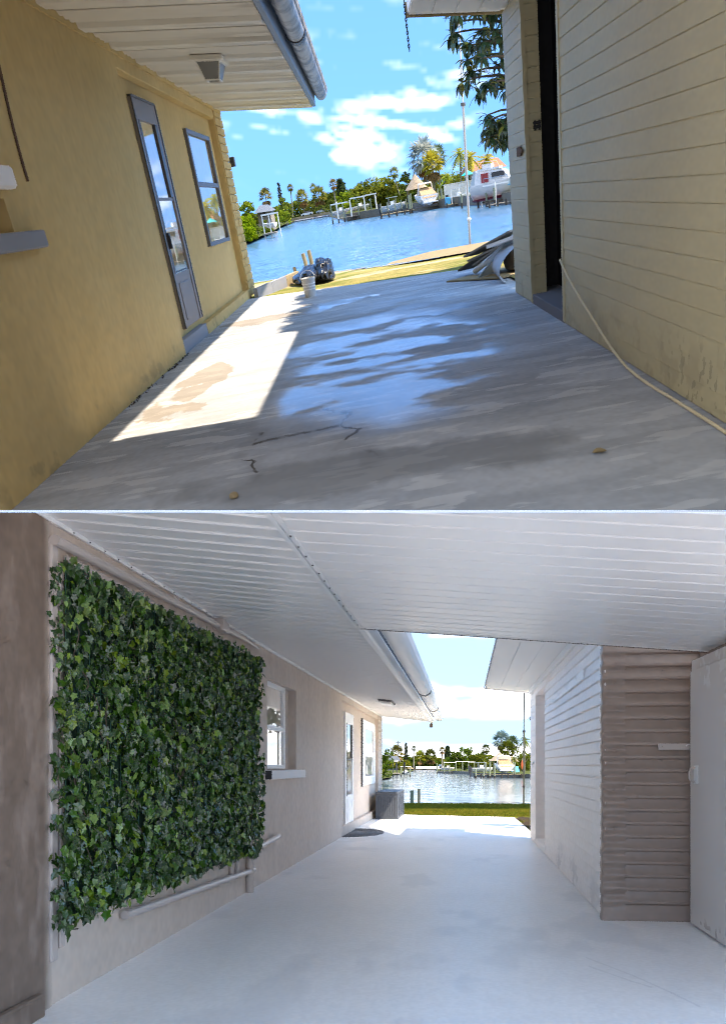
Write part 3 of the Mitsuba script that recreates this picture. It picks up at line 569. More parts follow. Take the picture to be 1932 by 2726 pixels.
# ================================================================== PLANTS AND FAR THINGS (builders)
def jit(c, n, s=.25, rg=rng):
    k = rg.normal(1, s, (n, 1)); h = rg.normal(0, s * .25, (n, 1))
    return np.clip(np.asarray(c) * np.clip(k, .35, 1.9) * np.hstack([1 + h, 1 + 0 * h, 1 - h]), .004, .9)
def quads(P, size, cols, up=.0, rg=rng, long=1.6):
    """Leaf-sized diamonds at the points P, turned at random."""
    n = len(P); d = rg.normal(size=(n, 3)); d /= np.linalg.norm(d, axis=1, keepdims=True)
    e = rg.normal(size=(n, 3)); e -= (e * d).sum(1, keepdims=True) * d; e /= np.linalg.norm(e, axis=1, keepdims=True)
    s = size * rg.uniform(.6, 1.4, (n, 1))
    V = np.stack([P - d * s * long * .5, P + e * s * .5, P + d * s * long * .5, P - e * s * .5], 1).reshape(-1, 3)
    F = (np.arange(n)[:, None, None] * 4 + np.array([[0, 1, 2], [0, 2, 3]])).reshape(-1, 3)
    return (V, F), np.repeat(cols, 4, 0)
def crown_points(c, r, n, clumps, rg, fill=.55, full=False):
    """Points on many small clumps spread over and through an ellipsoid: gaps stay between the clumps."""
    u = rg.normal(size=(clumps, 3)); u /= np.linalg.norm(u, axis=1, keepdims=True); u[:, 2] = np.where((u[:, 2] < -.35) & (not full), -u[:, 2], u[:, 2])
    cc = u * rg.uniform(fill, 1.0, (clumps, 1)) * np.asarray(r); k = rg.integers(0, clumps, n)
    cr = np.asarray(r).min() * rg.uniform(.18, .42, clumps)
    p = rg.normal(size=(n, 3)); p /= np.linalg.norm(p, axis=1, keepdims=True)
    return np.asarray(c) + cc[k] + p * (cr[k] * rg.uniform(.55, 1.0, n))[:, None] * np.array([1.1, 1.1, .8]), k
def bushy(name, label, cat_, X, Y, z0, z1, w, col, n=900, clumps=26, leaf=None, dy=1.0, group=None, trunk=True, seed=0, bottom=.25):
    rg = np.random.default_rng(1000 + seed); t = thing(name, label, cat_, group)
    h = z1 - z0; c = np.array([X, Y, z0 + h * (bottom + (1 - bottom) / 2)]); r = np.array([w / 2 * .86, w / 2 * dy, h * (1 - bottom) / 2 * .9])
    P, k = crown_points(c, r, n, clumps, rg, .45 if bottom == 0 else .55, bottom == 0); P[:, 2] = np.maximum(P[:, 2], z0); tone = rg.uniform(.6, 1.35, clumps)
    leaf = leaf or w * .055
    m, cl = quads(P, leaf, np.clip(jit(col, n, .22, rg) * tone[k][:, None], .005, .8), rg=rg)
    part(t, 'crown', m, 'mat_vc', color=cl)
    if trunk:
        tw = w * .035 + .02
        b = [tube([(X, Y, z0), (X + w * .02, Y, z0 + h * .25), (X - w * .01, Y, z0 + h * .6)], [tw, tw * .8, tw * .4], 7)]
        for q in range(4): a = rg.uniform(0, 6.28); b.append(tube([(X, Y, z0 + h * (.2 + .05 * q)), (X + .28 * w * math.cos(a), Y + .28 * w * math.sin(a), z0 + h * (.55 + .06 * q))], [tw * .6, tw * .2], 5))
        part(t, 'trunk', cat(b), 'mat_wood_grey')
    return t
def fan_frond(o, az, el, L, R, n, droop, rg):
    """A stalk with a fan of narrow pointed leaflets."""
    d = np.array([math.cos(az) * math.cos(el), math.sin(az) * math.cos(el), math.sin(el)]); tip = o + d * L - np.array([0, 0, droop * L])
    dd = tip - o; dd /= np.linalg.norm(dd); s = np.cross(dd, [0, 0, 1.0]); s /= np.linalg.norm(s) + 1e-9; u = np.cross(s, dd)
    V = [o + s * L * .015, o - s * L * .015, tip]; F = [[0, 1, 2]]
    for a in np.linspace(-1.9, 1.9, n):
        e = dd * math.cos(a) + s * math.sin(a); e = e - np.array([0, 0, .28 * (1 - math.cos(a)) + .15]) + u * rg.normal(0, .12); e /= np.linalg.norm(e)
        r = R * (1 - .28 * abs(a) / 1.9) * rg.uniform(.85, 1.1); wv = np.cross(e, u); wv /= np.linalg.norm(wv) + 1e-9
        b = len(V); mid = tip + e * r * .5; V += [tip, mid + wv * r * .11, mid - wv * r * .11, tip + e * r + np.array([0, 0, -.12 * r])]; F += [[b, b + 1, b + 2], [b + 1, b + 3, b + 2]]
    return np.array(V), np.array(F)
def feather_frond(o, az, el, L, n, rg):
    """An arching rib with leaflets to both sides."""
    V, F = [], []; h = np.array([math.cos(az), math.sin(az), 0]); side = np.array([-math.sin(az), math.cos(az), 0])
    t = np.linspace(0, 1, n); rib = o + h * (L * t * math.cos(el))[:, None] + np.array([0, 0, 1]) * (L * (t * math.sin(el) - .62 * t ** 2))[:, None]
    for i in range(n - 1):
        b = len(V); w = L * .012; V += [rib[i] + side * w, rib[i] - side * w, rib[i + 1]]; F += [[b, b + 1, b + 2]]
        ll = L * .30 * math.sin(math.pi * min(1, .15 + .85 * t[i])) * rg.uniform(.8, 1.1); g = rib[i + 1] - rib[i]; g /= np.linalg.norm(g)
        for s in (-1, 1):
            b = len(V); e = side * s * .8 + g * .55 - np.array([0, 0, .45]); e /= np.linalg.norm(e); V += [rib[i], rib[i + 1], rib[i] + e * ll]; F += [[b, b + 1, b + 2]]
    return np.array(V), np.array(F)
def palm(name, label, X, Y, zc, zb, r, col, kind='fan', n=30, tw=None, lean=0.0, dead=0.0, group=None, seed=0, dy=1.0, cat_='palm tree', squash=1.0):
    """zc: where the crown springs from; zb: foot of the trunk; r: radius of the crown."""
    rg = np.random.default_rng(2000 + seed); t = thing(name, label, cat_, group); o = np.array([0., 0., 0.]); M, C = [], []
    for i in range(n):
        az = i * 2.399 + rg.uniform(-.3, .3); q = i / n; el = math.radians(82 - 135 * q ** .9 + rg.uniform(-8, 8)); c = np.asarray(col)
        if dead and q > 1 - dead: c = np.array([.30, .19, .08]); el -= .35
        if kind == 'fan': v, f = fan_frond(o, az, el, r * .52 * rg.uniform(.9, 1.1), r * .52, 11, .06 + .10 * q, rg)
        else: v, f = feather_frond(o, az, max(el, -.5), r * 1.12 * rg.uniform(.85, 1.1), 10, rg)
        v = v * [1, dy, squash] + [X, Y, zc]; M.append((v, f)); C.append(np.repeat(jit(c, 1, .22, rg), len(v), 0))
    part(t, 'crown', cat(M), 'mat_vc', color=np.vstack(C))
    tw = tw or max(.05 * r, .03)
    p = np.array([(X + lean * (1 - s) ** 1.5, Y, zb + (zc - zb) * s) for s in np.linspace(0, 1, 7)])
    part(t, 'trunk', tube(p, np.linspace(tw * 1.25, tw * .85, 7) * (1 + .06 * rg.normal(size=7)), 8), 'mat_wood_grey')
    return t
def cypress(name, label, X, Y, z0, z1, w, col, seed=0, n=260):
    rg = np.random.default_rng(3000 + seed); t = thing(name, label, 'tree'); q = rg.random(n); a = rg.uniform(0, 6.28, n)
    rr = w / 2 * np.sin(np.pi * np.clip(q * .9 + .07, 0, 1)) ** .55 * rg.uniform(.5, 1.05, n)
    P = np.stack([X + rr * np.cos(a), Y + rr * np.sin(a), z0 + (z1 - z0) * q], -1); m, c = quads(P, w * .3, jit(col, n, .25, rg), rg=rg)
    part(t, 'crown', m, 'mat_vc', color=c); part(t, 'trunk', tube([(X, Y, z0 - (z1 - z0) * .25), (X, Y, z1 - .1 * (z1 - z0))], [w * .12, w * .05], 6), 'mat_wood_grey'); return t
def piles(root, pts, z0, z1, r, mt='mat_pile', name='piling', wet=-.45):
    """Each piling of a dock is a part of it, darker at the water."""
    for (x, y) in pts:
        part(root, name, tube([(x, y, wet), (x, y, z1)], [r, r * .95], 8), mt)
        part(root, 'piling_foot', tube([(x, y, z0), (x, y, wet)], [r * 1.02, r * 1.02], 8), 'mat_pile_low')
def deck(root, x0, x1, y0, y1, z, n, mt='mat_wood', name='deck_board', t=.06, along='x'):
    e = np.linspace(x0, x1, n + 1) if along == 'x' else np.linspace(y0, y1, n + 1)
    for a, b in zip(e[:-1], e[1:]):
        g = (b - a) * .06
        part(root, name, box(a + g, b - g, y0, y1, z - t, z) if along == 'x' else box(x0, x1, a + g, b - g, z - t, z), mt)
def hull_mesh(L, W, H, n=16, rake=.25, flare=.7):
    """A boat's hull: bow towards +x, keel at z = 0."""
    s = np.linspace(0, 1, n); prof = []
    for q in s:
        b = W / 2 * (1 - max(0, (q - .45) / .55) ** 2.2); sh = H * (1 + .22 * q ** 2); k = H * .55 * max(0, (q - .6) / .4) ** 2; x = L * (q - .5)
        prof.append([[x, -b, sh], [x, -b * .96, sh * .75], [x - rake * L * .0, -b * flare * .9, k + (sh - k) * .35], [x, 0, k], [x, b * flare * .9, k + (sh - k) * .35], [x, b * .96, sh * .75], [x, b, sh]])
    P = np.array(prof); P[:, :, 0] += rake * (P[:, :, 2] - H) * (s[:, None] ** 3) * 1.2
    m = P.shape[1]; V = P.reshape(-1, 3); F = []
    for i in range(n - 1):
        for j in range(m - 1): a = i * m + j; F += [[a, a + 1, a + m + 1], [a, a + m + 1, a + m]]
        a = i * m; F += [[a, a + m, a + 2 * m - 1], [a, a + 2 * m - 1, a + m - 1]]          # deck
    for j in range(1, m - 1): F += [[0, j + 1, j]]                                            # transom
    return V, np.array(F)
def put(m, x, y, z, yaw=0.0, s=(1, 1, 1), pitch=0.0):
    v, f = arr(m); v = v * np.asarray(s); c, q = math.cos(pitch), math.sin(pitch); v = np.stack([v[:, 0] * c - v[:, 2] * q, v[:, 1], v[:, 0] * q + v[:, 2] * c], -1)
    c, q = math.cos(yaw), math.sin(yaw); return np.stack([x + v[:, 0] * c - v[:, 1] * q, y + v[:, 0] * q + v[:, 1] * c, z + v[:, 2]], -1), f
def lift_frame(root, x0, x1, y, zt, r, beam='mat_boat', zb=-1.2, dy=1.5):
    """Two pairs of pilings under white beams: a boat lift."""
    piles(root, [(x0, y), (x1, y), (x0, y + dy), (x1, y + dy)], zb, zt, r)
    for yy in (y, y + dy): part(root, 'beam', box(x0 - .15, x1 + .15, yy - r, yy + r, zt, zt + r * 1.8), beam)

# ================================================================== UPPER YARD, ACROSS THE CANAL
cur = A
n_ = 70; y_ = rng.uniform(9.8, 13.7, n_); x_ = XW + .03 + .05 * rng.random(n_)
k_ = num('leaf_litter'); m_, c_ = quads(np.stack([x_, y_, .012 + .012 * rng.random(n_)], -1), .022, jit((.05, .04, .03), n_), rg=rng); add(k_, m_, 'mat_vc', color=c_); tag(k_, 'dark crumbs of leaf litter along the foot of the yellow wall', 'leaf litter', kind='stuff')
# the broad-leaved tree behind the shed: long leaves in whorls at the twig ends
def long_leaf(L, W):
    s = np.array([0, .25, .6, 1.0]); w = np.array([.08, .9, .8, 0]) * W / 2; z = np.array([0, .05, .02, -.16]) * L
    V = np.vstack([np.stack([s * L, w, z], -1), np.stack([s * L, 0 * s, z - .12 * W], -1), np.stack([s * L, -w, z], -1)]); F = []
    for i in range(3): F += [[i, i + 1, i + 5], [i, i + 5, i + 4], [i + 4, i + 5, i + 9], [i + 4, i + 9, i + 8]]
    return V, np.array(F)
LV, LF = long_leaf(1.0, .26)
rgt = np.random.default_rng(77)
TR = thing('broadleaf_tree', 'large dark green broad-leaved tree hanging over behind the olive shed', 'tree')
def twig_ends(n, lo, hi, shape):
    out = []
    while len(out) < n:
        p = rgt.uniform(lo, hi)
        if shape(p): out.append(p)
    return np.array(out)
# seen low branches, then the crown above the frame that shades the slab
e1 = twig_ends(92, (1.70, 17.0, 2.72), (2.9, 19.2, 4.0), lambda p: p[2] > 2.86 + .24 * abs(p[0] - 2.1) - .10 * math.sin(p[0] * 14) and p[0] > 1.72 + .35 * max(0, 3.1 - p[2]) + .06 * math.sin(p[2] * 19) and rgt.random() < .35 + 1.1 * (p[0] - 1.7))
e2 = np.vstack([twig_ends(9, (2.0, 17.2, 2.56), (2.9, 19.0, 2.82), lambda p: p[0] > 2.05 + .5 * abs(p[2] - 2.7)), twig_ends(36, (2.0, 17.2, 1.92), (2.9, 19.0, 2.3), lambda p: p[0] > 2.05 + .75 * max(0, 2.2 - p[2]) + .04 * math.sin(p[2] * 30))])
vis = np.vstack([e1, e2])
# unseen crown overhead, shaped so that its shadow falls on the slab from the shed's end to the grass
e3 = twig_ends(900, (1.75, 14.4, 5.0), (5.6, 20.9, 7.6), lambda p: (p[0] - .6 * p[2] > -1.22 + .05 * math.sin(p[1] * 9)) and (p[0] - .6 * p[2] < 2.1))
M, C, big = [], [], []
for k, p in enumerate(np.vstack([vis, e3])):
    seen = k < len(vis)
    for q in range(10 if seen else 7):
        az = q * 2.4 + rgt.uniform(-.4, .4); el = math.radians(rgt.uniform(-70, 35)); L = rgt.uniform(.15, .25) if seen else rgt.uniform(.40, .62)
        d = np.array([math.cos(az) * math.cos(el), math.sin(az) * math.cos(el), math.sin(el)]); s = np.cross(d, [0, 0, 1.0]); s /= np.linalg.norm(s); u = np.cross(s, d)
        v = p + (LV * L * np.array([1, 1.75 if seen else 1.7, 1])) @ np.array([d, s, u]); young = rgt.random() < .2
        c = np.array([.20, .22, .04]) if young else np.array([.042, .078, .030])
        c = jit(c, 1, .25, rgt)
        (big if seen else M).append((v, LF, np.repeat(c, len(v), 0)))
nl = 0
order = np.argsort([-abs(b[0][:, 2].max() - 3.7) * 0 + b[0][:, 1].mean() for b in big])
for i in order[:300]: part(TR, 'leaf', big[i][:2], 'mat_vc_gloss', color=big[i][2]); nl += 1
rest = [big[i] for i in order[300:]] + M
k = part(TR, 'foliage', cat([b[:2] for b in rest]), 'mat_vc_gloss', color=np.vstack([b[2] for b in rest])); labels[k] = {'kind': 'stuff'}
br = [tube(spline([(3.5, 18.2, -.2), (3.45, 18.2, 2.0), (3.4, 18.1, 4.2), (3.6, 18.0, 6.4)], 12), np.linspace(.26, .12, 12), 10)]
for p in list(vis[::2]) + list(e3[::30]):
    a = np.array([3.42, 18.1, min(max(p[2] * .8, 1.6), 5.6)]); br.append(tube(spline([a, (a + p) / 2 + [0, 0, .22], p], 7), np.linspace(.045, .009, 7), 5))
part(TR, 'trunk', cat(br), 'mat_wood_dark')

# thin flagpole-like mast on the bank
MA = thing('mast_pole', 'tall thin grey pole standing on the bank before the boats of the upper yard', 'pole')
px_ = lambda z: (2.612 + .027 * z, 26.6 + 0 * z)
part(MA, 'pole', tube([(*px_(-.4), -.4), (*px_(3.0), 3.0)], .034, 10), 'mat_steel', smooth=True)
part(MA, 'pole', tube([(*px_(3.0), 3.0), (*px_(6.2), 6.2)], .02, 8), 'mat_boat', label='thinner upper length of the pole', smooth=True)
part(MA, 'clamp', tube([(*px_(2.96), 2.96), (*px_(3.03), 3.03)], .06, 10), 'mat_frame_grey')
part(MA, 'float_ball', put(trimesh.creation.icosphere(2, .055), *px_(.60), .60), 'mat_white', smooth=True)

# land across the water
far = [(-60, 400), (-60, 232), (-24, 236.5), (-16.3, 236), (-8, 226), (-3.2, 152), (-2.6, 139), (1.0, 134.6), (4.6, 128), (8.2, 118), (10.2, 112), (12.5, 84), (30, 80), (36, 400)]
structure('far_shore', poly_sheet(far, -.12), 'mat_far_green', 'land with houses and palms across the canal of the upper yard')
rim = far[1:-2]
SW = thing('far_sea_wall', 'pale sea wall along the far shore of the canal in the upper yard', 'sea wall')
for (x0, y0), (x1, y1) in zip(rim[:-1], rim[1:]):
    part(SW, 'panel', hull([[x, y + dy, z] for (x, y) in ((x0, y0), (x1, y1)) for dy in (-.4, .3) for z in (-1.5, -.05)]), 'mat_far_wall' if y0 < 200 else 'mat_sand')
part(SW, 'rocks', cat([put(trimesh.creation.icosphere(1, 1), x, y, -.75, rng.uniform(0, 6), (.5, .5, .2)) for x, y in zip(np.linspace(-16, -8, 24), np.linspace(235.2, 225.4, 24))]), 'mat_sill')
near_bank = [(-30, 100), (-14.6, 106), (-13.2, 110), (-13.0, 116), (-13.5, 150), (-15.5, 186), (-16.0, 232), (-60, 232)]
structure('side_shore', poly_sheet(near_bank, -.55), 'mat_far_green', 'mangrove bank at the left side of the canal in the upper yard')
G = (.21, .27, .02); DG = (.075, .11, .02); YG = (.30, .33, .03); OL = (.20, .18, .045)
bushy('mangrove_bush', 'bright green mangrove bush at the left edge of the canal in the upper yard', 'bush', -13.1, 112, -1.0, 2.1, 2.5, (.20, .28, .008), 3000, 60, .12, group=None, trunk=False, seed=1, bottom=0, dy=1.5)
for k, (x, y, z1, w, c_, lab) in enumerate(((-14.6, 130, 1.3, 2.6, (.12, .16, .02), 'low mangrove in front of the grey roofed house of the upper canal'), (-13.9, 141, .9, 2.2, (.15, .2, .02), 'small mangrove right of the low mangrove before the grey roofed house'), (-17.0, 128, 2.6, 3.2, (.13, .17, .03), 'grey green mangrove left of the grey roofed house of the upper canal'))):
    bushy('mangrove', lab, 'mangrove', x, y, -1.0, z1, w, c_, 1300, 34, .12, seed=40 + k, bottom=0, trunk=False)
bushy('shrub', 'green shrub behind the bright mangrove bush of the upper yard', 'bush', -17.1, 150, -.6, 4.1, 3.0, G, 900, 26, .2, seed=2, bottom=.1)
bushy('shrub', 'dull green shrub right of the small boat lift beside the upper mangroves', 'bush', -15.4, 198, -.8, 3.9, 3.4, (.16, .20, .03), 1000, 30, .22, seed=3, bottom=0)
bushy('shrub', 'low green shrub on the bank left of the pale upper sea wall', 'bush', -15.0, 185, -.9, 1.8, 3.6, G, 700, 24, .2, seed=4, bottom=0, trunk=False)
RH = thing('shore_house', 'small house with grey blue roof behind the mangroves at the left of the upper canal', 'house')
part(RH, 'wall', box(-15.7, -13.8, 150, 156, -.5, 1.95), 'mat_wood_grey'); part(RH, 'roof', hull([(-16.0, 149, 1.95), (-13.5, 149, 1.85), (-15.5, 153, 2.8), (-14.2, 153, 2.75), (-16.0, 157, 2.0), (-13.5, 157, 1.9)]), 'mat_roof_grey')
part(RH, 'window', box(-15.3, -14.5, 149.9, 150, 1.3, 1.9), 'mat_frame_dark')
BL = thing('boat_lift', 'small boat lift with white posts beside the mangroves at the left of the upper canal', 'boat lift')
for x in (-12.3, -11.5, -10.4): part(BL, 'post', tube([(x, 122, -1.2), (x, 122, 1.5)], .07, 7), 'mat_white')
part(BL, 'beam', box(-12.4, -10.3, 121.9, 122.1, 1.45, 1.6), 'mat_white'); part(BL, 'platform', box(-12.5, -10.9, 121.5, 124, -.5, -.35), 'mat_wood_grey')
SB = thing('small_boat', 'small white boat resting on the lift beside the mangroves of the upper canal', 'boat')
part(SB, 'hull', put(hull_mesh(1.7, .9, .5), -11.6, 122.8, .1, 2.6), 'mat_boat', smooth=30); part(SB, 'console', box(-11.8, -11.4, 122.6, 123, .5, .95), 'mat_frame_grey')
# back row of palms and trees
GP = None
palm('sabal_palm', 'ragged sabal palm with brown skirt above the grey roofed house of the upper canal', -22.0, 235, 5.0, -.2, 2.1, OL, n=38, dead=.3, seed=1)
cypress('cypress_tree', 'narrow dark cypress between two palms at the left of the upper canal', -18.7, 235, 2.0, 7.1, .95, (.06, .055, .035), 1)
palm('fan_palm', 'lollipop-shaped palm on a thin trunk at the left of the upper canal', -16.15, 235, 5.75, .2, .95, OL, n=40, seed=3, tw=.13, lean=-.5)
palm('sabal_palm', 'broad sabal palm left of the parked cars behind the upper canal', -14.0, 237, 3.5, -.2, 2.1, (.22, .22, .04), n=40, dead=.25, seed=4)
palm('sabal_palm', 'broad sabal palm straight behind the parked cars of the upper canal', -10.2, 238, 3.3, -.2, 2.4, (.20, .20, .035), n=40, dead=.25, seed=5)
palm('sabal_palm', 'small-headed palm rising between the two broad sabal palms of the upper canal', -11.4, 242, 5.0, -.2, 1.2, (.20, .22, .05), n=28, seed=6)
palm('sabal_palm', 'tall palm with brown skirt left of the dark pine behind the upper canal', -6.25, 226, 4.9, -.2, 1.2, (.23, .19, .06), n=36, dead=.3, seed=7, tw=.13)
cypress('dark_tree', 'dark conical tree right of the tall palm with brown skirt behind the upper canal', -4.95, 240, .8, 5.6, 2.1, (.055, .085, .035), 2, 420)
for k, (x, y, z1, w, c_, lab) in enumerate(((-19.0, 240, 3.4, 5.5, G, 'hedge of mixed shrubs under the cypress behind the upper canal'), (-12.5, 246, 3.4, 6.5, (.13, .15, .03), 'dark hedge behind the broad sabal palms of the upper canal'),
    (-7.5, 236, 2.6, 5.0, (.12, .16, .03), 'dense shrub under the tall palm with brown skirt behind the upper canal'), (-3.6, 200, 2.9, 5.0, G, 'rounded shrub joining the dome-shaped tree from the left in the upper yard'),
    (-9.5, 232, 1.6, 9.0, (.10, .13, .025), 'low dark hedge behind the parked cars of the upper canal'), (5.4, 146, 1.6, 5.0, (.10, .13, .02), 'low dark hedge between dome tree and thatched hut in the upper yard'), (8.6, 138, 1.8, 4.5, (.12, .14, .02), 'hedge at the foot of the silver palm of the upper yard'), (13.5, 116, 1.0, 4.0, (.11, .14, .02), 'low hedge behind the motor yacht of the upper yard'))):
    bushy('hedge_shrub', lab, 'bush', x, y, -.5, z1, w, c_, 1500, 44, .22, seed=20 + k, bottom=0, trunk=False)
def car(x, y, z, s, col, lab, yaw=0.0):
    t = thing('parked_car', lab, 'car'); B_ = lambda m: put(m, x, y, z, yaw, (s, s, s))
    part(t, 'body', B_(hull([(-2.1, sy * .85, q) for sy in (-1, 1) for q in (.35, .75)] + [(2.1, sy * .85, q) for sy in (-1, 1) for q in (.35, .85)] + [(-1.4, sy * .85, .95) for sy in (-1, 1)] + [(1.9, sy * .85, .95) for sy in (-1, 1)])), col)
    part(t, 'cabin', B_(hull([(a, sy * b, q) for sy in (-1, 1) for a, b, q in ((-1.0, .8, .9), (1.5, .8, .9), (-.4, .65, 1.45), (1.1, .65, 1.45))])), 'mat_frame_dark')
    for wx in (-1.35, 1.35):
        for sy in (-.8, .8): part(t, 'wheel', B_(tube([(wx, sy - .1, .33), (wx, sy + .1, .33)], .33, 12)), 'mat_black')
car(-13.0, 229, -.1, .62, 'mat_boat', 'white car parked behind the far sea wall of the upper canal, left of two')
car(-9.6, 229, -.1, .62, 'mat_boat_grey', 'grey car parked behind the far sea wall of the upper canal, right of two')
bushy('dome_tree', 'big rounded tree with olive green crown in the middle of the upper far shore', 'tree', 2.0, 152, -.6, 3.85, 8.2, (.19, .21, .025), 4200, 95, .22, seed=30, bottom=.0, dy=.5)
palm('fan_palm', 'small palm on thin leaning trunk between dome tree and silver palm, upper yard', 4.72, 150, 3.7, -.2, .95, (.20, .22, .05), n=30, seed=9, tw=.06, lean=.75)
bushy('shrub', 'green shrub behind the thatched hut on its left in the upper yard', 'bush', 5.9, 141, -.2, 3.5, 2.2, (.17, .19, .03), 700, 24, .16, seed=31, bottom=.1)
palm('silver_palm', 'large silver blue fan palm above the thatched hut of the upper yard', 8.45, 140, 4.75, -.1, 2.65, (.40, .45, .42), n=52, tw=.2, seed=10, dead=.1)
palm('sabal_palm', 'palm half hidden behind the silver palm on its right in the upper yard', 10.7, 145, 4.6, -.1, 1.7, (.13, .17, .08), n=34, seed=11)
palm('queen_palm', 'yellow green palm in front of the silver palm of the upper yard', 9.0, 132, 3.5, -.1, 1.85, (.36, .32, .03), 'fan', n=46, seed=12, dead=.25)
TK = thing('tiki_hut', 'open hut with cone-shaped thatched roof beside the silver palm of the upper yard', 'hut')
def cone_roof(cx, cy, z0, z1, r, n=18, layers=3):
    out = []
    for k in range(layers):
        t = np.arange(n) * 2 * np.pi / n; a, b = 1 - k / layers, 1 - (k + 1.25) / layers; b = max(b, .02)
        lo = np.stack([cx + r * a * np.cos(t), cy + r * a * np.sin(t) * .8, 0 * t + z0 + (z1 - z0) * k / layers + .06 * rng.random(n)], -1); hi = np.stack([cx + r * b * np.cos(t), cy + r * b * np.sin(t) * .8, 0 * t + z0 + (z1 - z0) * min(1, (k + 1.25) / layers)], -1)
        out.append(hull(np.vstack([lo, hi])))
    return out
for m in cone_roof(6.85, 135, 1.28, 2.9, 1.45): part(TK, 'thatch_layer', m, 'mat_thatch')
for x in (5.8, 6.9, 7.9): part(TK, 'post', tube([(x, 134.6, -.2), (x, 134.6, 1.5)], .06, 7), 'mat_wood')
palm('queen_palm', 'small feathery palm on the shore right of the boat with tan cover', 10.2, 126, 1.9, -.1, 1.35, (.30, .36, .04), 'feather', n=20, seed=13, tw=.06)
palm('coconut_palm', 'tall feathery palm just left of the grey pole in the upper yard', 11.5, 122, 3.9, -.1, 1.5, (.30, .33, .05), 'feather', n=22, seed=14, tw=.08)
palm('coconut_palm', 'golden feathery palm just right of the grey pole in the upper yard', 12.6, 121, 3.3, -.1, 1.5, (.40, .36, .05), 'feather', n=24, seed=15, tw=.08)
palm('coconut_palm', 'golden feathery palm beside the orange roofed house in the upper yard', 14.2, 119, 2.9, -.1, 1.4, (.42, .36, .05), 'feather', n=24, seed=16, tw=.08)
OH = thing('tiled_house', 'white house with orange tiled roof behind the big motor yacht of the upper yard', 'house')
part(OH, 'wall', box(12.6, 16.5, 124, 130, -.2, 2.0), 'mat_white_matt'); part(OH, 'roof', hull([(12.2, 123, 1.9), (17, 123, 1.9), (12.8, 127, 2.95), (16.5, 127, 2.95), (12.2, 131, 1.9), (17, 131, 1.9)]), 'mat_tile'); part(OH, 'window', box(13.2, 14.2, 123.9, 124, .6, 1.5), 'mat_frame_dark')
solo('garden_wall', cat([box(9.3, 12.6, 120.5, 120.7, -.2, 1.15), box(9.25, 12.65, 120.45, 120.75, 1.15, 1.22)]), 'mat_white', 'white garden wall on the shore right of the boat with tan cover', 'wall')
bushy('shrub', 'green hedge behind the white garden wall of the upper yard', 'bush', 11.2, 124, -.2, 2.4, 3.6, (.2, .22, .03), 700, 24, .16, seed=33, bottom=0, trunk=False)
def tree_line(x0, x1, y, h, n, col, size, lab, seed, zb=-.3):
    rg = np.random.default_rng(seed); x = rg.uniform(x0, x1, n); top = h * (.55 + .75 * (meshkit.fbm(np.stack([x * .22 * 2.6 / h * 1.6, 0 * x + seed, 0 * x], -1), 3, 3) - .2))
    P = np.stack([x, y + rg.uniform(-1, 1, n) * h * .6, zb + (top - zb) * rg.random(n) ** .8], -1); tone = .6 + .8 * meshkit.noise(np.stack([x * 2.2 / h, P[:, 2] * 2.2 / h, 0 * x], -1), seed)
    m_, c_ = quads(P, size, np.clip(jit(col, n, .25, rg) * tone[:, None], .005, .8), rg=rg); k_ = num('tree_line'); add(k_, m_, 'mat_vc', color=c_); tag(k_, lab, 'trees', kind='stuff')
tree_line(-30, -1.5, 252, 4.1, 6800, (.11, .14, .02), .34, 'low wooded band behind the palms of the upper far shore', 91)
tree_line(-1, 17, 158, 3.3, 5000, (.10, .13, .02), .24, 'low wooded band behind the silver palm of the upper far shore', 92)
# docks and boats of the far shore
D1 = thing('boat_dock', 'long dock with white beams on posts before the upper dome tree', 'dock')
deck(D1, -4.6, 1.6, 136.6, 137.8, -.38, 12, 'mat_wood_grey')
for i, x in enumerate((-4.5, -3.7, -2.9, -1.9, -.9, .0, .8, 1.5)): piles(D1, [(x, 136.5)], -1.3, (1.25, 1.5, 1.1, 1.45, .9, 1.5, 1.2, 1.5)[i], .09, 'mat_white' if i % 2 else 'mat_pile')
for x0, x1, z in ((-4.5, -2.2, 1.2), (-1.9, 0.3, 1.5), (.2, 1.7, 1.55)): part(D1, 'beam', box(x0, x1, 136.42, 136.58, z, z + .14), 'mat_white')
def whaler(x, y, z, s, yaw, lab, top=True, col='mat_boat'):
    t = thing('motor_boat', lab, 'boat'); part(t, 'hull', put(hull_mesh(3.2 * s, 1.25 * s, .62 * s), x, y, z, yaw), col, smooth=30)
    part(t, 'console', put(box(-.25 * s, .25 * s, -.25 * s, .25 * s, .55 * s, 1.05 * s), x, y, z, yaw), 'mat_white')
    if top:
        part(t, 'canopy', put(box(-.75 * s, .65 * s, -.5 * s, .5 * s, 1.42 * s, 1.48 * s), x, y, z, yaw), 'mat_boat_grey')
        for a in (-.5, .4):
            for b in (-.4, .4): part(t, 'canopy_post', put(tube([(a * s, b * s, .6 * s), (a * s, b * s, 1.43 * s)], .02 * s, 6), x, y, z, yaw), 'mat_steel')
    part(t, 'outboard', put(cat([box(-1.95 * s, -1.6 * s, -.14 * s, .14 * s, .5 * s, .95 * s), box(-1.85 * s, -1.7 * s, -.06 * s, .06 * s, -.2 * s, .5 * s)]), x, y, z, yaw), 'mat_black')
    return t
whaler(-3.3, 138.8, .0, .75, .1, 'small white boat on the left end of the long dock in the upper yard', False)
whaler(-.6, 138.6, .1, .75, .2, 'white boat hanging in the right half of the long dock in the upper yard', False)
whaler(3.4, 126.5, -.45, .95, .15, 'white centre console boat with flat grey canopy left of the boat with tan cover')
whaler(10.4, 114.2, -.5, .8, .25, 'white runabout at the low dock before the white garden wall of the upper yard', True)
whaler(13.6, 100, -.4, .9, .1, 'white boat between motor yacht and garden wall of the upper yard', False)
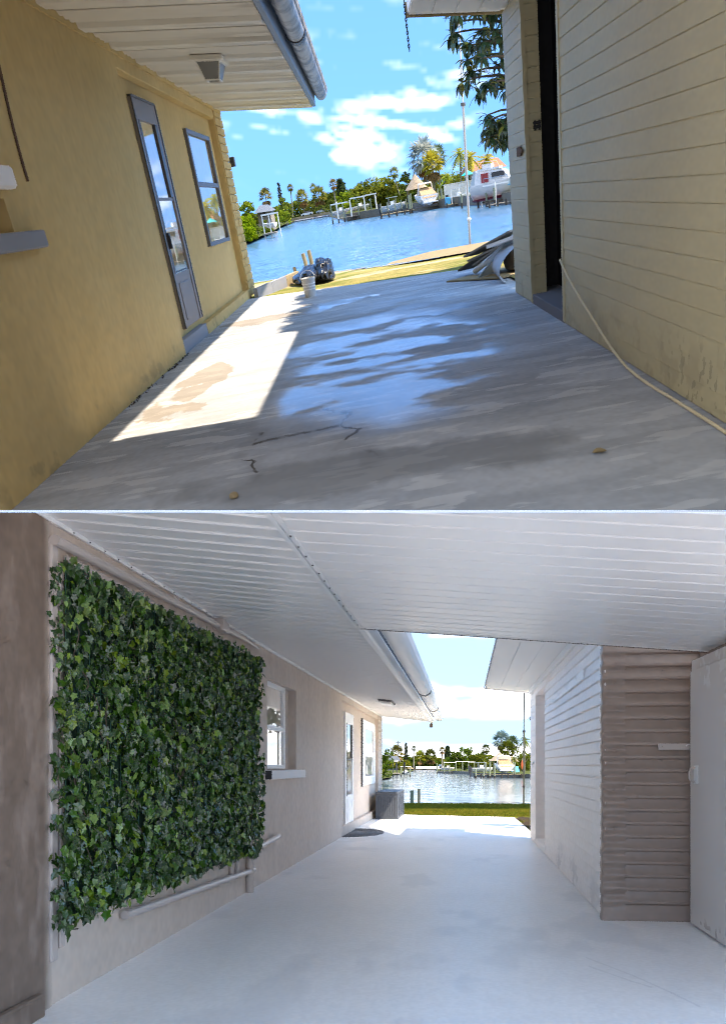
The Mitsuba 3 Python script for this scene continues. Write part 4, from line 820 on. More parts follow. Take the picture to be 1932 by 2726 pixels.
piles(thing('mooring_pilings', 'row of pilings around the white centre console boat of the upper yard', 'pilings'), [(x, 125.4) for x in (1.9, 2.7, 3.6, 4.4, 5.0)], -1.3, .5, .07)
D2 = thing('boat_dock', 'low wooden dock under the boat with tan cover in the upper yard', 'dock')
deck(D2, 1.6, 8.6, 117.2, 118.6, -.55, 14, 'mat_wood'); piles(D2, [(x, 117.1) for x in (1.7, 2.6, 3.5, 4.4, 5.1, 8.5)], -1.3, -.5, .09, 'mat_pile_low'); piles(D2, [(5.25, 117.3), (8.35, 117.3)], -1.3, 1.0, .09)
def tan_boat(x, y, z, s, yaw, lab):
    t = thing('cabin_cruiser', lab, 'boat'); P_ = lambda m: put(m, x, y, z, yaw, (s, s, s))
    part(t, 'hull', P_(hull_mesh(4.2, 1.7, .85, rake=.5)), 'mat_boat', smooth=30)
    part(t, 'cover', P_(hull([(-2.0, -.72, .9), (-2.0, .72, .9), (-2.15, -.6, .62), (-2.15, .6, .62), (-.5, -.6, 1.42), (-.5, .6, 1.42), (-.2, -.7, .9), (-.2, .7, .9)])), 'mat_tan_cover', label='tan canvas cockpit cover')
    part(t, 'windshield', P_(hull([(-.45, -.62, 1.42), (-.45, .62, 1.42), (.75, -.5, .95), (.75, .5, .95), (-.2, -.7, .95), (-.2, .7, .95)])), 'mat_frame_dark')
    part(t, 'radar_arch', P_(cat([tube([(-.9, sy * .72, .9), (-.8, sy * .6, 1.75)], .05, 6) for sy in (-1, 1)] + [tube([(-.8, -.6, 1.75), (-.8, .6, 1.75)], .06, 6)])), 'mat_boat')
    part(t, 'swim_platform', P_(box(-2.6, -2.1, -.7, .7, .22, .3)), 'mat_boat'); part(t, 'hardtop', P_(hull([(-1.1, -.6, 1.74), (-1.1, .6, 1.74), (.1, -.5, 1.74), (.1, .5, 1.74), (-1.0, -.5, 1.82), (0, .4, 1.82), (0, -.4, 1.82), (-1.0, .5, 1.82)])), 'mat_boat')
    return t
tan_boat(6.85, 119.3, -.45, 1.22, 1.75, 'white cabin cruiser with tan canvas cover seen from astern in the upper yard')
L2 = thing('boat_lift', 'white framed boat lift on green pilings around the tan covered cruiser of the upper yard', 'boat lift')
piles(L2, [(5.0, 116.5), (8.7, 116.5)], -1.4, .9, .1); part(L2, 'cradle', cat([box(5.6, 8.2, 117.0, 117.2, -.55, -.4), box(5.6, 8.2, 120.0, 120.2, -.55, -.4)]), 'mat_frame_grey')
# big motor yacht at the right, lifted on its cradle
MY = thing('motor_yacht', 'large white motor yacht with dark window and blue bow stripe, upper yard', 'boat')
Yx, Yy, Yz = 11.75, 91.0, -.30
P_ = lambda m: put(m, Yx, Yy, Yz, -.45, (1.05, 1.0, 1.05))
part(MY, 'hull', P_(hull_mesh(4.6, 1.6, 1.05, rake=.55)), 'mat_boat', smooth=30)
part(MY, 'bottom', P_(hull([(-2.25, -.55, .02), (-2.25, .55, .02), (-2.2, 0, -.16), (1.2, 0, -.08), (1.2, -.4, .14), (1.2, .4, .14)])), 'mat_boat_red', label='dark red bottom paint')
part(MY, 'cabin', P_(hull([(-1.9, -.62, 1.0), (-1.9, .62, 1.0), (1.3, -.5, 1.1), (1.3, .5, 1.1), (-1.75, -.55, 1.95), (-1.75, .55, 1.95), (.5, -.48, 1.9), (.5, .48, 1.9)])), 'mat_boat')
part(MY, 'saloon_window', P_(box(-.35, .75, -.62, -.535, 1.38, 1.76)), 'mat_frame_dark'); part(MY, 'red_panel', P_(box(-1.25, -.65, -.66, -.58, 1.15, 1.78)), 'mat_boat_red', label='dark red panel')
part(MY, 'rear_enclosure', P_(hull([(-2.3, -.6, .95), (-2.3, .6, .95), (-1.85, -.6, .95), (-1.85, .6, .95), (-1.95, -.5, 2.05), (-1.95, .5, 2.05), (-1.75, -.5, 2.05), (-1.75, .5, 2.05)])), 'mat_boat_grey')
part(MY, 'flybridge', P_(cat([box(-1.6, .3, -.5, .5, 1.95, 2.1), box(-1.2, -.4, -.35, .35, 2.1, 2.4), tube([(-1.5, -.45, 2.1), (-1.5, -.45, 2.6), (.1, -.45, 2.5), (.3, -.4, 2.1)], .02, 6)])), 'mat_boat')
part(MY, 'bow_stripe', P_(hull([(1.0, -.80, .72), (2.2, -.40, 1.12), (2.3, -.36, .95), (1.9, -.50, .55), (1.0, -.78, .72), (1.2, -.55, .7)])), 'mat_boat_blue', label='bright blue bow stripe')
part(MY, 'deck_rail', P_(cat([tube([(-1.0 + .5 * i, -.75, 1.05), (-1.0 + .5 * i, -.75, 1.4)], .015, 5) for i in range(6)] + [tube([(-1.0, -.75, 1.4), (1.5, -.75, 1.42)], .018, 5)])), 'mat_steel')
L3 = thing('boat_lift', 'boat lift of green pilings and white posts around the motor yacht of the upper yard', 'boat lift')
for x, y, z in ((10.0, 92, .55), (10.65, 91, .35), (11.1, 89, .45), (9.3, 100, .3)): piles(L3, [(x, y)], -1.4, z, .09)
for x, y, z in ((11.25, 89.2, .85), (10.45, 93, .9)): part(L3, 'post', tube([(x, y, -1.2), (x, y, z)], .045, 7), 'mat_white')
part(L3, 'beam', box(10.2, 12.4, 89.3, 89.4, .62, .72), 'mat_white'); part(L3, 'cradle', cat([box(10.4, 13.2, 90.2, 90.4, -.62, -.5), box(10.4, 13.2, 92.2, 92.4, -.62, -.5)]), 'mat_wood_dark')
D3 = thing('boat_dock', 'dock with dark fendered front below the motor yacht of the upper yard', 'dock')
deck(D3, 10.2, 13.6, 86.4, 87.4, -.68, 9, 'mat_wood_grey'); piles(D3, [(x, 86.3) for x in (10.3, 11.0, 11.7, 12.4, 13.1)], -1.4, -.66, .08, 'mat_pile_low')
D4 = thing('boat_dock', 'low dock with white bench in front of the white garden wall of the upper yard', 'dock')
deck(D4, 8.7, 11.4, 112, 113, -.62, 9, 'mat_wood'); piles(D4, [(x, 111.9) for x in (8.8, 9.6, 10.4, 11.3)], -1.4, -.6, .08, 'mat_pile_low')
for x in (9.4, 10.3, 11.0): part(D4, 'post', tube([(x, 112.3, -.6), (x, 112.3, .75)], .04, 6), 'mat_white')
part(D4, 'bench', cat([box(10.1, 10.9, 112.2, 112.6, -.2, -.12), box(10.15, 10.25, 112.2, 112.6, -.6, -.2), box(10.75, 10.85, 112.2, 112.6, -.6, -.2)]), 'mat_white')
solo('blue_dock_box', cbox(8.75, 9.3, 112.8, 113.2, -.62, .05, .03), 'mat_boat_blue', 'bright blue box on the low dock right of the tan covered cruiser', 'box')
solo('beach_umbrella', cat(cone_roof(11.9, 118, 1.7, 2.2, .75, 12, 1) + [tube([(11.9, 118, -.2), (11.9, 118, 1.8)], .03, 6)]), mat('mat_teal', pr((.02, .42, .40), .7)), 'turquoise umbrella beside the grey pole in front of the orange roofed house', 'umbrella')

# ================================================================== LOWER YARD
cur = B
YW, YS = -2.57, 1.35                                  # house wall, shed wall
slab = [(-2.75, 2.6), (6.0, 2.6), (6.0, 18.7), (1.50, 18.75), (1.50, 21.4), (1.44, 25.6), (-1.85, 26.55), (-2.75, 27.6)]
structure('concrete_slab', arr(manifold3d.CrossSection([np.array(slab)]).extrude(.12).translate([0, 0, -.12])), 'mat_slab_lower', 'smooth pale painted concrete slab of the lower passage')
structure('ground', poly_sheet([(-60, -60), (60, -60), (60, 35.0), (-60, 35.0)], -.30), 'mat_bounce_pale', 'unseen ground made pale to bounce light into the lower yard')  # pale tone chosen for the light it bounces
structure('bounce_ground', poly_sheet([(-3.2, -14), (6.5, -14), (6.5, 2.58), (-3.2, 2.58)], -.03), 'mat_bounce_grey', 'unseen surface behind the viewer, its grey set for the bounce light')  # unseen, its tone sets how much light bounces in from behind
def lawn_z2(x, y): return .04 * (meshkit.fbm(np.stack([x, y * .5, 0 * x], -1), 3, 6) - .5) - .01 * np.clip((y - 26), 0, 20) * .2 - .035
lw = grid(lambda u, v: np.stack([u, v, lawn_z2(u, v)], -1), np.linspace(-8, 8, 60), np.linspace(18.0, 35.2, 50)); v, f = lw; c = v[f].mean(1)
f = f[((c[:, 1] > 26.0) | (c[:, 0] > 1.4) | (c[:, 0] < -2.6)) & ((c[:, 1] > 18.8) | (c[:, 0] > 6)) & ((c[:, 0] > -2.5) | (c[:, 1] > 27.2))]
structure('lawn', (v, f), 'mat_lawn', 'green lawn strip between pale slab and canal in the lower yard')
def fx_b(n):
    x = rng.uniform(-4.5, 4.0, 2 * n); y = rng.uniform(19.0, 35.0, 2 * n)
    k = ((y > np.interp(x, [-2.75, -1.85, 1.44], [27.6, 26.6, 25.65])) | (x > 1.52)) & ((x > -2.5) | (y > 27.3)) & ~((x > 1.1) & (y < 26.6) & (rng.random(2 * n) < .93))
    return x[k][:n], y[k][:n]
g, col = blades(70000, fx_b, .085, lawn_z2, (.10, .145, .012), (.30, .24, .035))
key = num('grass'); add(key, g, 'mat_vc', color=col); tag(key, 'green and straw coloured grass of the lower yard lawn', 'grass', kind='stuff')
sl = grid(lambda u, v: np.stack([u, v, .035 * meshkit.fbm(np.stack([u * 3, v * 2, 0 * u], -1), 3, 8) - .022 + 0.0 * u], -1), np.linspace(1.45, 2.6, 24), np.linspace(20.8, 26.4, 40))
v, f = sl; c = v[f].mean(1); f = f[(c[:, 0] > 1.46 + .12 * np.sin(c[:, 1] * 3)) & (meshkit.fbm(np.stack([c[:, 0] * 2, c[:, 1], 0 * c[:, 0]], -1), 2, 4) > .32)]
structure('bare_soil', (v, f), 'mat_soil', 'dark bare soil beside the corner of the pale slab')
structure('canal_water', grid(lambda u, v: np.stack([u, v, 0 * u - .9], -1), np.linspace(-140, 80, 3), np.linspace(34.9, 640, 3)), 'mat_water_lower', 'pale rippled canal water of the lower yard')
solo('sea_wall', cat([box(x, x + 1.98, 34.85, 35.1, -1.6, -.05) for x in np.arange(-8, 8, 2.0)]), 'mat_sill', 'low concrete sea wall behind the green lawn of the lower yard', 'sea wall')

# ---- taupe house
HB = thing('taupe_house', 'light taupe stucco house with white metal soffit at the left of the lower yard', 'house')
Z3 = 3.05; mB = -.12
def so(x, y, dz=0.0): return [x, y, Z3 + mB * (x - YW) + dz]
part(HB, 'wall', extr([(3.2, 0), (18.1, 0), (18.1, Z3), (3.2, Z3)] , 'x', YW - .40, YW - .121), 'mat_taupe', label='inner wall face', cut='below')
part(HB, 'wall', cat([box(YW - .12, YW, 5.12, 11.12, 0, Z3), box(YW - .12, YW, 11.12, 13.08, 0, 1.45), box(YW - .12, YW, 11.12, 13.08, 2.655, Z3), box(YW - .12, YW, 13.08, 18.1, 0, Z3)]), 'mat_taupe')
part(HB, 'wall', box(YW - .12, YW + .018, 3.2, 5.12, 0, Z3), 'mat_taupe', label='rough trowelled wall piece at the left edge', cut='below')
part(HB, 'plinth_curb', cbox(YW + .02, YW + .075, 3.2, 4.93, -.02, .135, .012), 'mat_taupe', label='low curb at the foot of the rough wall')
part(HB, 'wall', box(YW - .40, YW - .09, 18.1, 26.9, 0, Z3), 'mat_taupe', label='recessed wall around the glazed door')
part(HB, 'beam', cbox(YW - .09, YW - .003, 18.12, 26.3, 2.90, Z3 - .003, .01), 'mat_taupe'); part(HB, 'ledge', cbox(YW - .088, YW - .002, 18.12, 26.6, -.02, .205, .01), 'mat_taupe', label='low proud plinth')
part(HB, 'column', box(YW - .088, YW - .015, 25.75, 26.93, 0, Z3 - .004), 'mat_taupe')
for i in range(24):
    z0 = .22 + i * .117; j = rng.normal(0, .003, 3)
    part(HB, 'brick', cbox(YW - .06 + j[0], YW + .010 + j[0], 25.77, 26.97 + .02 * (i % 2) + j[1], z0, z0 + .103, .008), 'mat_taupe')
for yy, z in ((13.95, 2.75), (17.97, 2.7)): pass
W1 = window(HB, YW - .12, 10.9, 12.62, 1.462, 2.655, 2.03, .10, 'mat_white', .045, 'mat_curtain_glass' if False else 'mat_glass', label='white sash window beside the ivy')
part(HB, 'window_sill', cbox(YW - .11, YW + .085, 11.03, 13.42, 1.32, 1.44, .008), 'mat_white_matt', label='pale concrete window sill'); part(HB, 'sill_end', box(YW - .02, YW + .084, 11.012, 11.028, 1.325, 1.435), 'mat_frame_dark', label='dark end of the sill')
XQ = YW - .09
d = part(HB, 'door', cat([box(XQ - .02, XQ + .05, 18.92, 19.10, .18, 2.70), box(XQ - .02, XQ + .05, 20.15, 20.32, .18, 2.70), box(XQ - .02, XQ + .048, 19.10, 20.15, 2.45, 2.70), box(XQ - .02, XQ + .04, 19.10, 20.15, .18, .84)]), 'mat_white', label='white door with tall glass')
part(d, 'pane', ([[XQ + .03, 19.10, .84], [XQ + .03, 20.15, .84], [XQ + .03, 20.15, 2.45], [XQ + .03, 19.10, 2.45]], [[0, 1, 2, 3]]), 'mat_glass'); part(d, 'dark_room', box(XQ - .015, XQ - .004, 19.0, 20.2, .8, 2.5), 'mat_room')
part(d, 'trim', cat([box(XQ + .04, XQ + .056, 19.08, 19.13, .82, 2.47), box(XQ + .04, XQ + .056, 20.02, 20.15, 1.68, 2.46), box(XQ + .035, XQ + .054, 19.12, 20.14, 1.63, 1.66)]), 'mat_frame_grey')
part(d, 'lower_panel', cat([cbox(XQ + .04, XQ + .052, 19.25, 20.0, .52, .76, .008), cbox(XQ + .04, XQ + .052, 19.25, 20.0, .24, .46, .008)]), 'mat_white'); part(d, 'handle', cat([box(XQ + .05, XQ + .10, 18.98, 19.06, 1.42, 1.47), box(XQ + .05, XQ + .08, 18.98, 19.06, 1.26, 1.31)]), 'mat_steel')
W2b = window(HB, XQ, 22.55, 25.2, 1.10, 2.62, 1.82, .22, 'mat_white', .05, 'mat_glass', curtain=True, label='white sash window with a pale blind')
part(W2b, 'casing', cat([box(XQ, XQ + .04, 22.28, 22.55, .98, 2.72), box(XQ, XQ + .04, 25.2, 25.45, 1.0, 2.70), box(XQ, XQ + .038, 22.55, 25.2, 2.62, 2.72), box(XQ, XQ + .038, 22.55, 25.2, .99, 1.10)]), 'mat_white'); part(W2b, 'dark_edge', cat([box(XQ, XQ + .045, 22.22, 22.28, .96, 2.74), box(XQ + .035, XQ + .048, 25.02, 25.10, 1.12, 2.6)]), 'mat_frame_dark')
# soffit panels under the carport and along the eave
S3 = part(HB, 'soffit', hull([so(x, y, z) for x in (YW - .1, -1.03) for y in (2.0, 26.9) for z in (.035, .08)]), 'mat_ceiling_white', label='white ribbed metal soffit', cut='below')
y = 3.9; k = 0
while y < 26.85:
    y1 = min(y + .245, 26.88); P = [(y, .0), (y + .012, -.009), (y + .028, -.009), (y + .042, 0), (y1 - .004, .002), (y1 - .004, .03), (y, .03)]
    v, f = extr(P, 'x', YW + .004, -1.05); v[:, 2] += Z3 + mB * (v[:, 0] - YW); part(S3, 'soffit_panel', (v, f), 'mat_ceiling_white', cut='below'); y = y1; k += 1
def along(x0, x1, y0, y1, dz0, dz1): return hull([so(x, y, z) for x in (x0, x1) for y in (y0, y1) for z in (dz0, dz1)])
part(HB, 'wall_molding', along(YW + .002, YW + .03, 3.4, 26.85, -.03, .0), 'mat_white', label='thin white molding where soffit meets wall', cut='below')
ZG = Z3 + mB * (-1.0 - YW)
part(HB, 'seam_trim', cat([along(-1.06, -1.03, 3.6, 8.36, -.018, .0), along(-1.02, -.985, 3.6, 8.36, -.02, -.0)]), 'mat_white', label='double seam strip across the carport ceiling', cut='below')
part(HB, 'fascia', cbox(-1.045, -.955, 8.37, 26.92, ZG - .03, ZG + .16, .02), 'mat_white', label='white fascia board')
part(HB, 'roof', hull([[x, yy, z] for yy in (8.5, 26.98) for x, z in ((YW - .3, Z3 + .3), (YW - .3, Z3 + .1), (-.98, ZG + .12), (-.9, ZG + .2))]), 'mat_roof_grey')
GB = part(HB, 'gutter', cat([trough(8.4, 17.0, .13, -.78, ZG + .15), trough(17.04, 21.9, .13, -.78, ZG + .15), trough(21.94, 26.95, .13, -.78, ZG + .15)]), 'mat_white', label='white half round gutter', smooth=40)
part(GB, 'outer_face', cat([extr([(-.70, ZG + .05), (-.645, ZG + .12), (-.625, ZG + .20), (-.645, ZG + .22), (-.66, ZG + .14), (-.71, ZG + .07)], 'y', a, b) for a, b in ((8.4, 17.0), (17.04, 21.9), (21.94, 26.97))]), 'mat_white')
part(GB, 'joint_strap', cat([trough(16.9, 17.14, .138, -.78, ZG + .15), trough(21.8, 22.04, .138, -.78, ZG + .15)]), 'mat_frame_grey', smooth=40)
part(GB, 'end_cap', extr([(-.78 + .128 * math.cos(t), ZG + .15 + .128 * math.sin(t)) for t in np.linspace(np.pi, 2 * np.pi, 12)], 'y', 26.96, 26.98), 'mat_white')
solo('spotlight', cat([tube([(-1.02, 26.7, ZG - .03), (-1.02, 26.72, ZG - .09)], .02, 8), tube([(-1.02, 26.72, ZG - .07), (-1.02, 26.78, ZG - .15)], [.045, .05], 12)]), 'mat_rust', 'small dark spotlight hanging under the far corner of the white soffit', 'spotlight')
L2b = thing('ceiling_light', 'small rectangular ceiling light with white glass under the lower yard soffit', 'light fixture')
part(L2b, 'base', hull([so(x, y, z) for x in (-1.86, -1.56) for y in (18.6, 19.6) for z in (-.012, -.045)]), 'mat_frame_grey'); part(L2b, 'lens', hull([so(x, y, z) for x in (-1.83, -1.59) for y in (18.7, 19.5) for z in (-.045, -.085)]), 'mat_lens')
# small fittings on the soffit edge: screws
part(HB, 'soffit_screw', cat([put(trimesh.creation.icosphere(0, .008), *so(-1.005, yy, -.022)) for yy in np.arange(4.95, 8.3, .245)] + [put(trimesh.creation.icosphere(0, .007), *so(YW + .03, yy, -.02)) for yy in np.arange(5.4, 9.0, .245)]), 'mat_frame_dark'); labels[num_last('taupe_house__soffit_screw')] = {'kind': 'stuff'}

# ---- pipes on the wall
PP = thing('wall_pipes', 'taupe painted pipes framing the ivy panel on the house wall', 'pipes')
def pipe(pts, r, n=14): return part(PP, 'pipe', tube(pts, r, n), 'mat_pipe', smooth=40)
part(PP, 'downpipe', cbox(YW + .004, YW + .038, 5.08, 5.17, .28, 2.92, .01), 'mat_pipe', label='flat downpipe left of the ivy')
part(PP, 'downpipe', cbox(YW + .003, YW + .026, 5.22, 5.29, .34, 2.80, .008), 'mat_pipe')
pipe([(YW + .055, 5.08, 2.90), (YW + .055, 9.72, 2.968)], .034); part(PP, 'pipe_ledge', cbox(YW + .002, YW + .035, 5.3, 9.6, 2.80, 2.86, .006), 'mat_pipe')
pipe([(YW + .05, 9.72, 2.968), (YW + .05, 10.4, 2.955)], .022)
part(PP, 'bracket', cat([cbox(YW + .002, YW + .12, 8.62, 8.76, 2.90, 3.02, .01), cbox(YW + .002, YW + .10, 8.80, 8.92, 2.90, 3.01, .01)]), 'mat_pipe')
part(PP, 'coupling', tube([(YW + .055, 7.2, 2.949), (YW + .055, 7.32, 2.950)], .041, 14), 'mat_pipe', smooth=40)
part(PP, 'coupling', tube([(YW + .052, 10.02, .255), (YW + .052, 10.10, .252)], .044, 14), 'mat_pipe', smooth=40)
pipe([(YW + .052, 6.2, .385), (YW + .052, 10.16, .25)], .034); pipe([(YW + .05, 10.0, -.02), (YW + .05, 10.0, .62)], .045)
part(PP, 'coupling', tube([(YW + .05, 10.0, .14), (YW + .05, 10.0, .19)], .052, 14), 'mat_pipe', smooth=40); part(PP, 'coupling', tube([(YW + .05, 10.0, .30), (YW + .05, 10.0, .35)], .052, 14), 'mat_pipe', smooth=40)
pipe([(YW + .03, 9.25, .27), (YW + .03, 9.25, .7)], .026); pipe([(YW + .03, 9.5, .30), (YW + .03, 9.5, .7)], .018)
pipe([(YW + .06, 10.4, .50), (YW + .06, 11.5, .545)], .036); part(PP, 'pipe_end', tube([(YW + .06, 11.5, .545), (YW + .06, 11.53, .546)], .041, 14), 'mat_pipe')

# ---- ivy panel: netting, then leaves on short stalks
IV = thing('ivy_panel', 'large panel of artificial green ivy leaves hung on the taupe wall', 'ivy panel')
y0i, y1i = 5.06, 10.36
zlo = lambda y: np.interp(y, [5.05, 6.0, 7.0, 8.0, 9.0, 10.4], [.46, .47, .45, .46, .44, .40]); zhi = lambda y: np.interp(y, [5.0, 10.4], [2.80, 2.83])
part(IV, 'backing', cat([box(YW + .035, YW + .042, a, b, float(zlo((a + b) / 2)) + .03, float(zhi((a + b) / 2)) - .05) for a, b in zip(np.linspace(y0i + .2, y1i, 13)[:-1], np.linspace(y0i + .2, y1i, 13)[1:])]), 'mat_net', label='dark netting')
part(IV, 'net_cord', cat([tube([(YW + .05, y0i + .15, zz), (YW + .052, y1i, zz + .02)], .0035, 4, False) for zz in (2.80, 2.775, 2.75, 2.0, 1.2, .5)] + [tube([(YW + .05, yy, .52), (YW + .05, yy, 2.83)], .003, 4, False) for yy in np.linspace(y0i + .18, y1i, 30)]), 'mat_net_green')
rgi = np.random.default_rng(41)
def ivy_leaf():
    """Five-pointed leaf in the xy plane, stalk at the origin, tip towards -y, folded along the midrib."""
    o = [(0, 0), (.16, .10), (.40, .06), (.36, -.22), (.50, -.48), (.27, -.60), (.0, -1.0)]
    R_ = [(x, y, .13 * x - .16 * y * y - .25 * x * x) for x, y in o]; L_ = [(-x, y, z) for x, y, z in R_[1:-1]]
    mid = [(0, -.28, -.05), (0, -.62, -.10)]; V = np.array(R_ + L_ + mid); n = len(R_); F = []
    for a, b, c in ((0, 1, 12), (1, 2, 12), (2, 3, 12), (3, 13, 12), (3, 4, 13), (4, 5, 13), (5, 6, 13)):
        F.append([a, c, b]); mp = lambda q: q if q in (0, 6, 12, 13) else q + 6
        F.append([mp(a), mp(b), mp(c)])
    return V, np.array(F)
IVV, IVF = ivy_leaf()
leaves = []
nleaf = 9500
Y_ = rgi.uniform(y0i - .01, y1i + .03, nleaf); Zt = rgi.random(nleaf)
for i in range(nleaf):
    y = Y_[i]; z = zlo(y) + .05 + (zhi(y) - zlo(y) - .05) * Zt[i] + rgi.normal(0, .02)
    off = .045 + .09 * rgi.random() ** .8; s = rgi.uniform(.040, .072) * (1.0 if rgi.random() < .9 else 1.3)
    if meshkit.noise(np.array([y * 5.5, z * 4.2, 2.0]), 3) > .66 and off > .05: off *= .6; s *= .7
    # outward normal tips towards the viewer and down, each leaf a little differently
    yaw = rgi.normal(-.45, .75); pit = rgi.normal(.22, .42); rol = rgi.normal(0, .4)
    N = np.array([math.cos(yaw) * math.cos(pit), math.sin(yaw) * math.cos(pit), math.sin(pit)]); up = np.array([0, 0, 1.0]); X = np.cross(up, N); X /= np.linalg.norm(X); U = np.cross(N, X)
    X, U = X * math.cos(rol) + U * math.sin(rol), U * math.cos(rol) - X * math.sin(rol)
    bend = rgi.uniform(.6, 1.8)
    v = (IVV * np.array([rgi.uniform(.72, 1.05), 1.08, bend]) * s) @ np.array([X, U, N]) + [YW + off, y, z]
    t = rgi.random(); c = np.array([.018, .054, .004]) if t < .58 else (np.array([.045, .115, .006]) if t < .80 else (np.array([.13, .21, .010]) if t < .91 else np.array([.14, .23, .045])))  # the palest leaf tones paint in glints of light
    leaves.append((v, jit(c, 1, .22, rgi), y, off))
order = np.argsort([l[2] - 6 * l[3] for l in leaves])
for i in order[:300]: part(IV, 'leaf', (leaves[i][0], IVF), 'mat_ivy', color=np.repeat(leaves[i][1], 14, 0))
rest = [leaves[i] for i in order[300:]]
k = part(IV, 'foliage', cat([(l[0], IVF) for l in rest]), 'mat_ivy', color=np.vstack([np.repeat(l[1], 14, 0) for l in rest])); labels[k] = {'kind': 'stuff'}
mat('mat_ivy', pr({'type': 'mesh_attribute', 'name': 'vertex_color'}, 0.24, 0.8, clearcoat=0.6, clearcoat_gloss=0.85))
vines = []
for q in range(70):
    y, z = rgi.uniform(y0i, y1i - .2), rgi.uniform(.6, 2.75); y = max(y, y0i + .2); P_ = [(YW + .05 + .03 * rgi.random(), y, z)]
    for _ in range(5): y += rgi.uniform(-.05, .09); z -= rgi.uniform(.03, .12); P_.append((YW + .05 + .05 * rgi.random(), float(np.clip(y, y0i + .15, y1i)), max(z, .45)))
    vines.append(tube(spline(P_, 12), .0045, 5, False))
k = part(IV, 'vine', cat(vines), 'mat_wood_dark'); labels[k] = {'kind': 'stuff'}

bushy('reflected_tree', 'unseen green tree added to be mirrored in the window beside the ivy', 'tree', 7.7, 50, -.4, 9.0, 6.6, (.12, .17, .02), 3800, 80, .2, seed=88, bottom=.12)  # added out of view for a green reflection in the panes
structure('added_bank', poly_sheet([(5.0, 35.05), (40, 35.05), (40, 66), (5.4, 66)], -.3), 'mat_far_green', 'unseen bank added under the mirrored tree')  # added only to carry the mirrored tree
# ---- things on the slab by the house
SBX = thing('storage_box', 'slate grey plastic storage box with ribbed sides against the taupe house', 'storage box')
bx0, bx1, by0, by1 = -2.47, -1.87, 24.1, 26.7
part(SBX, 'body', cbox(bx0, bx1, by0, by1, .0, .70, .01), 'mat_box'); part(SBX, 'lid', cbox(bx0 - .015, bx1 + .018, by0 - .05, by1 + .05, .70, .775, .015), 'mat_box')
part(SBX, 'frame', cat([box(bx0 + .002, bx0 + .05, by0 - .022, by0, .0, .70), box(bx1 - .05, bx1 - .002, by0 - .022, by0, .0, .70), box(bx0 + .05, bx1 - .05, by0 - .021, by0, .62, .70), box(bx0 + .05, bx1 - .05, by0 - .021, by0, .0, .06),
                        box(bx1, bx1 + .016, by0, by0 + .25, .0, .70), box(bx1, bx1 + .016, by1 - .25, by1, .0, .70), box(bx1, bx1 + .015, by0 + .25, by1 - .25, .60, .70), box(bx1, bx1 + .015, by0 + .25, by1 - .25, .0, .07)]), 'mat_box')
for x in np.linspace(bx0 + .06, bx1 - .085, 10): part(SBX, 'rib', cbox(x, x + .028, by0 - .014, by0 - .0005, .06, .62, .004), 'mat_box')
for y in np.linspace(by0 + .3, by1 - .45, 8): part(SBX, 'rib', cbox(bx1 + .0005, bx1 + .010, y, y + .14, .07, .60, .004), 'mat_box')
part(SBX, 'handle', box(bx1 + .016, bx1 + .04, 25.1, 25.7, .63, .66), 'mat_box')
t = np.linspace(-np.pi / 2, np.pi / 2, 36)
DM = thing('door_mat', 'half round dark grey door mat in front of the white door', 'door mat')
half = lambda s: [(-2.555 + .77 * s * math.cos(a) + (1 - s) * .08, 19.15 + 1.15 * s * math.sin(a)) for a in t]
part(DM, 'pile', arr(manifold3d.CrossSection([np.array(half(1.0))]).extrude(.012)), 'mat_doormat')
for s in (.97, .80, .62, .44): part(DM, 'border', tube([(x, y, .013) for x, y in half(s)], .012, 5), 'mat_doormat', smooth=60)
for x, y, h, r, mt, lab in ((-2.14, 35.4, .50, .075, 'mat_pile', 'left of two short mooring posts beyond the lawn, greenish'), (-1.86, 35.6, .56, .055, 'mat_wood', 'right of two short mooring posts beyond the lawn, rust brown')):
    solo('mooring_post', tube([(x, y, -1.4), (x, y, h)], [r, r], 12), mt, lab, 'post', smooth=40)
solo('fishing_rod', cat([tube([(-1.98, 26.9, .3), (-1.93, 27.0, .78), (-1.86, 27.05, 1.5)], .008, 6), tube([(-1.88, 27.05, 1.40), (-1.865, 27.05, 1.62)], .032, 8)]), 'mat_black', 'thin black rod standing behind the storage box', 'rod')
SKF = thing('skiff', 'white bow of a moored skiff showing past the storage box', 'boat')
part(SKF, 'hull', put(hull_mesh(3.2, 1.3, .5), -3.6, 38.5, -.75, .1), 'mat_boat', smooth=30); part(SKF, 'gunwale', put(box(-1.5, .9, -.64, -.56, .5, .57), -3.6, 38.5, -.75, .1), 'mat_boat_grey')
MB_ = thing('mast_pole', 'tall thin brownish pole standing at the canal edge of the lower yard', 'pole')
part(MB_, 'pole', tube([(2.37, 35.4, -1.2), (2.385, 35.4, 2.88)], .036, 10), 'mat_wood', smooth=True); part(MB_, 'pole', tube([(2.385, 35.4, 2.88), (2.41, 35.4, 6.0)], .022, 8), 'mat_wood_grey', label='thinner upper length of the pole', smooth=True)
part(MB_, 'clamp', cat([tube([(2.385, 35.4, 2.86), (2.385, 35.4, 2.94)], .06, 10), tube([(2.375, 35.4, .62), (2.375, 35.4, .70)], .055, 10)]), 'mat_rust')

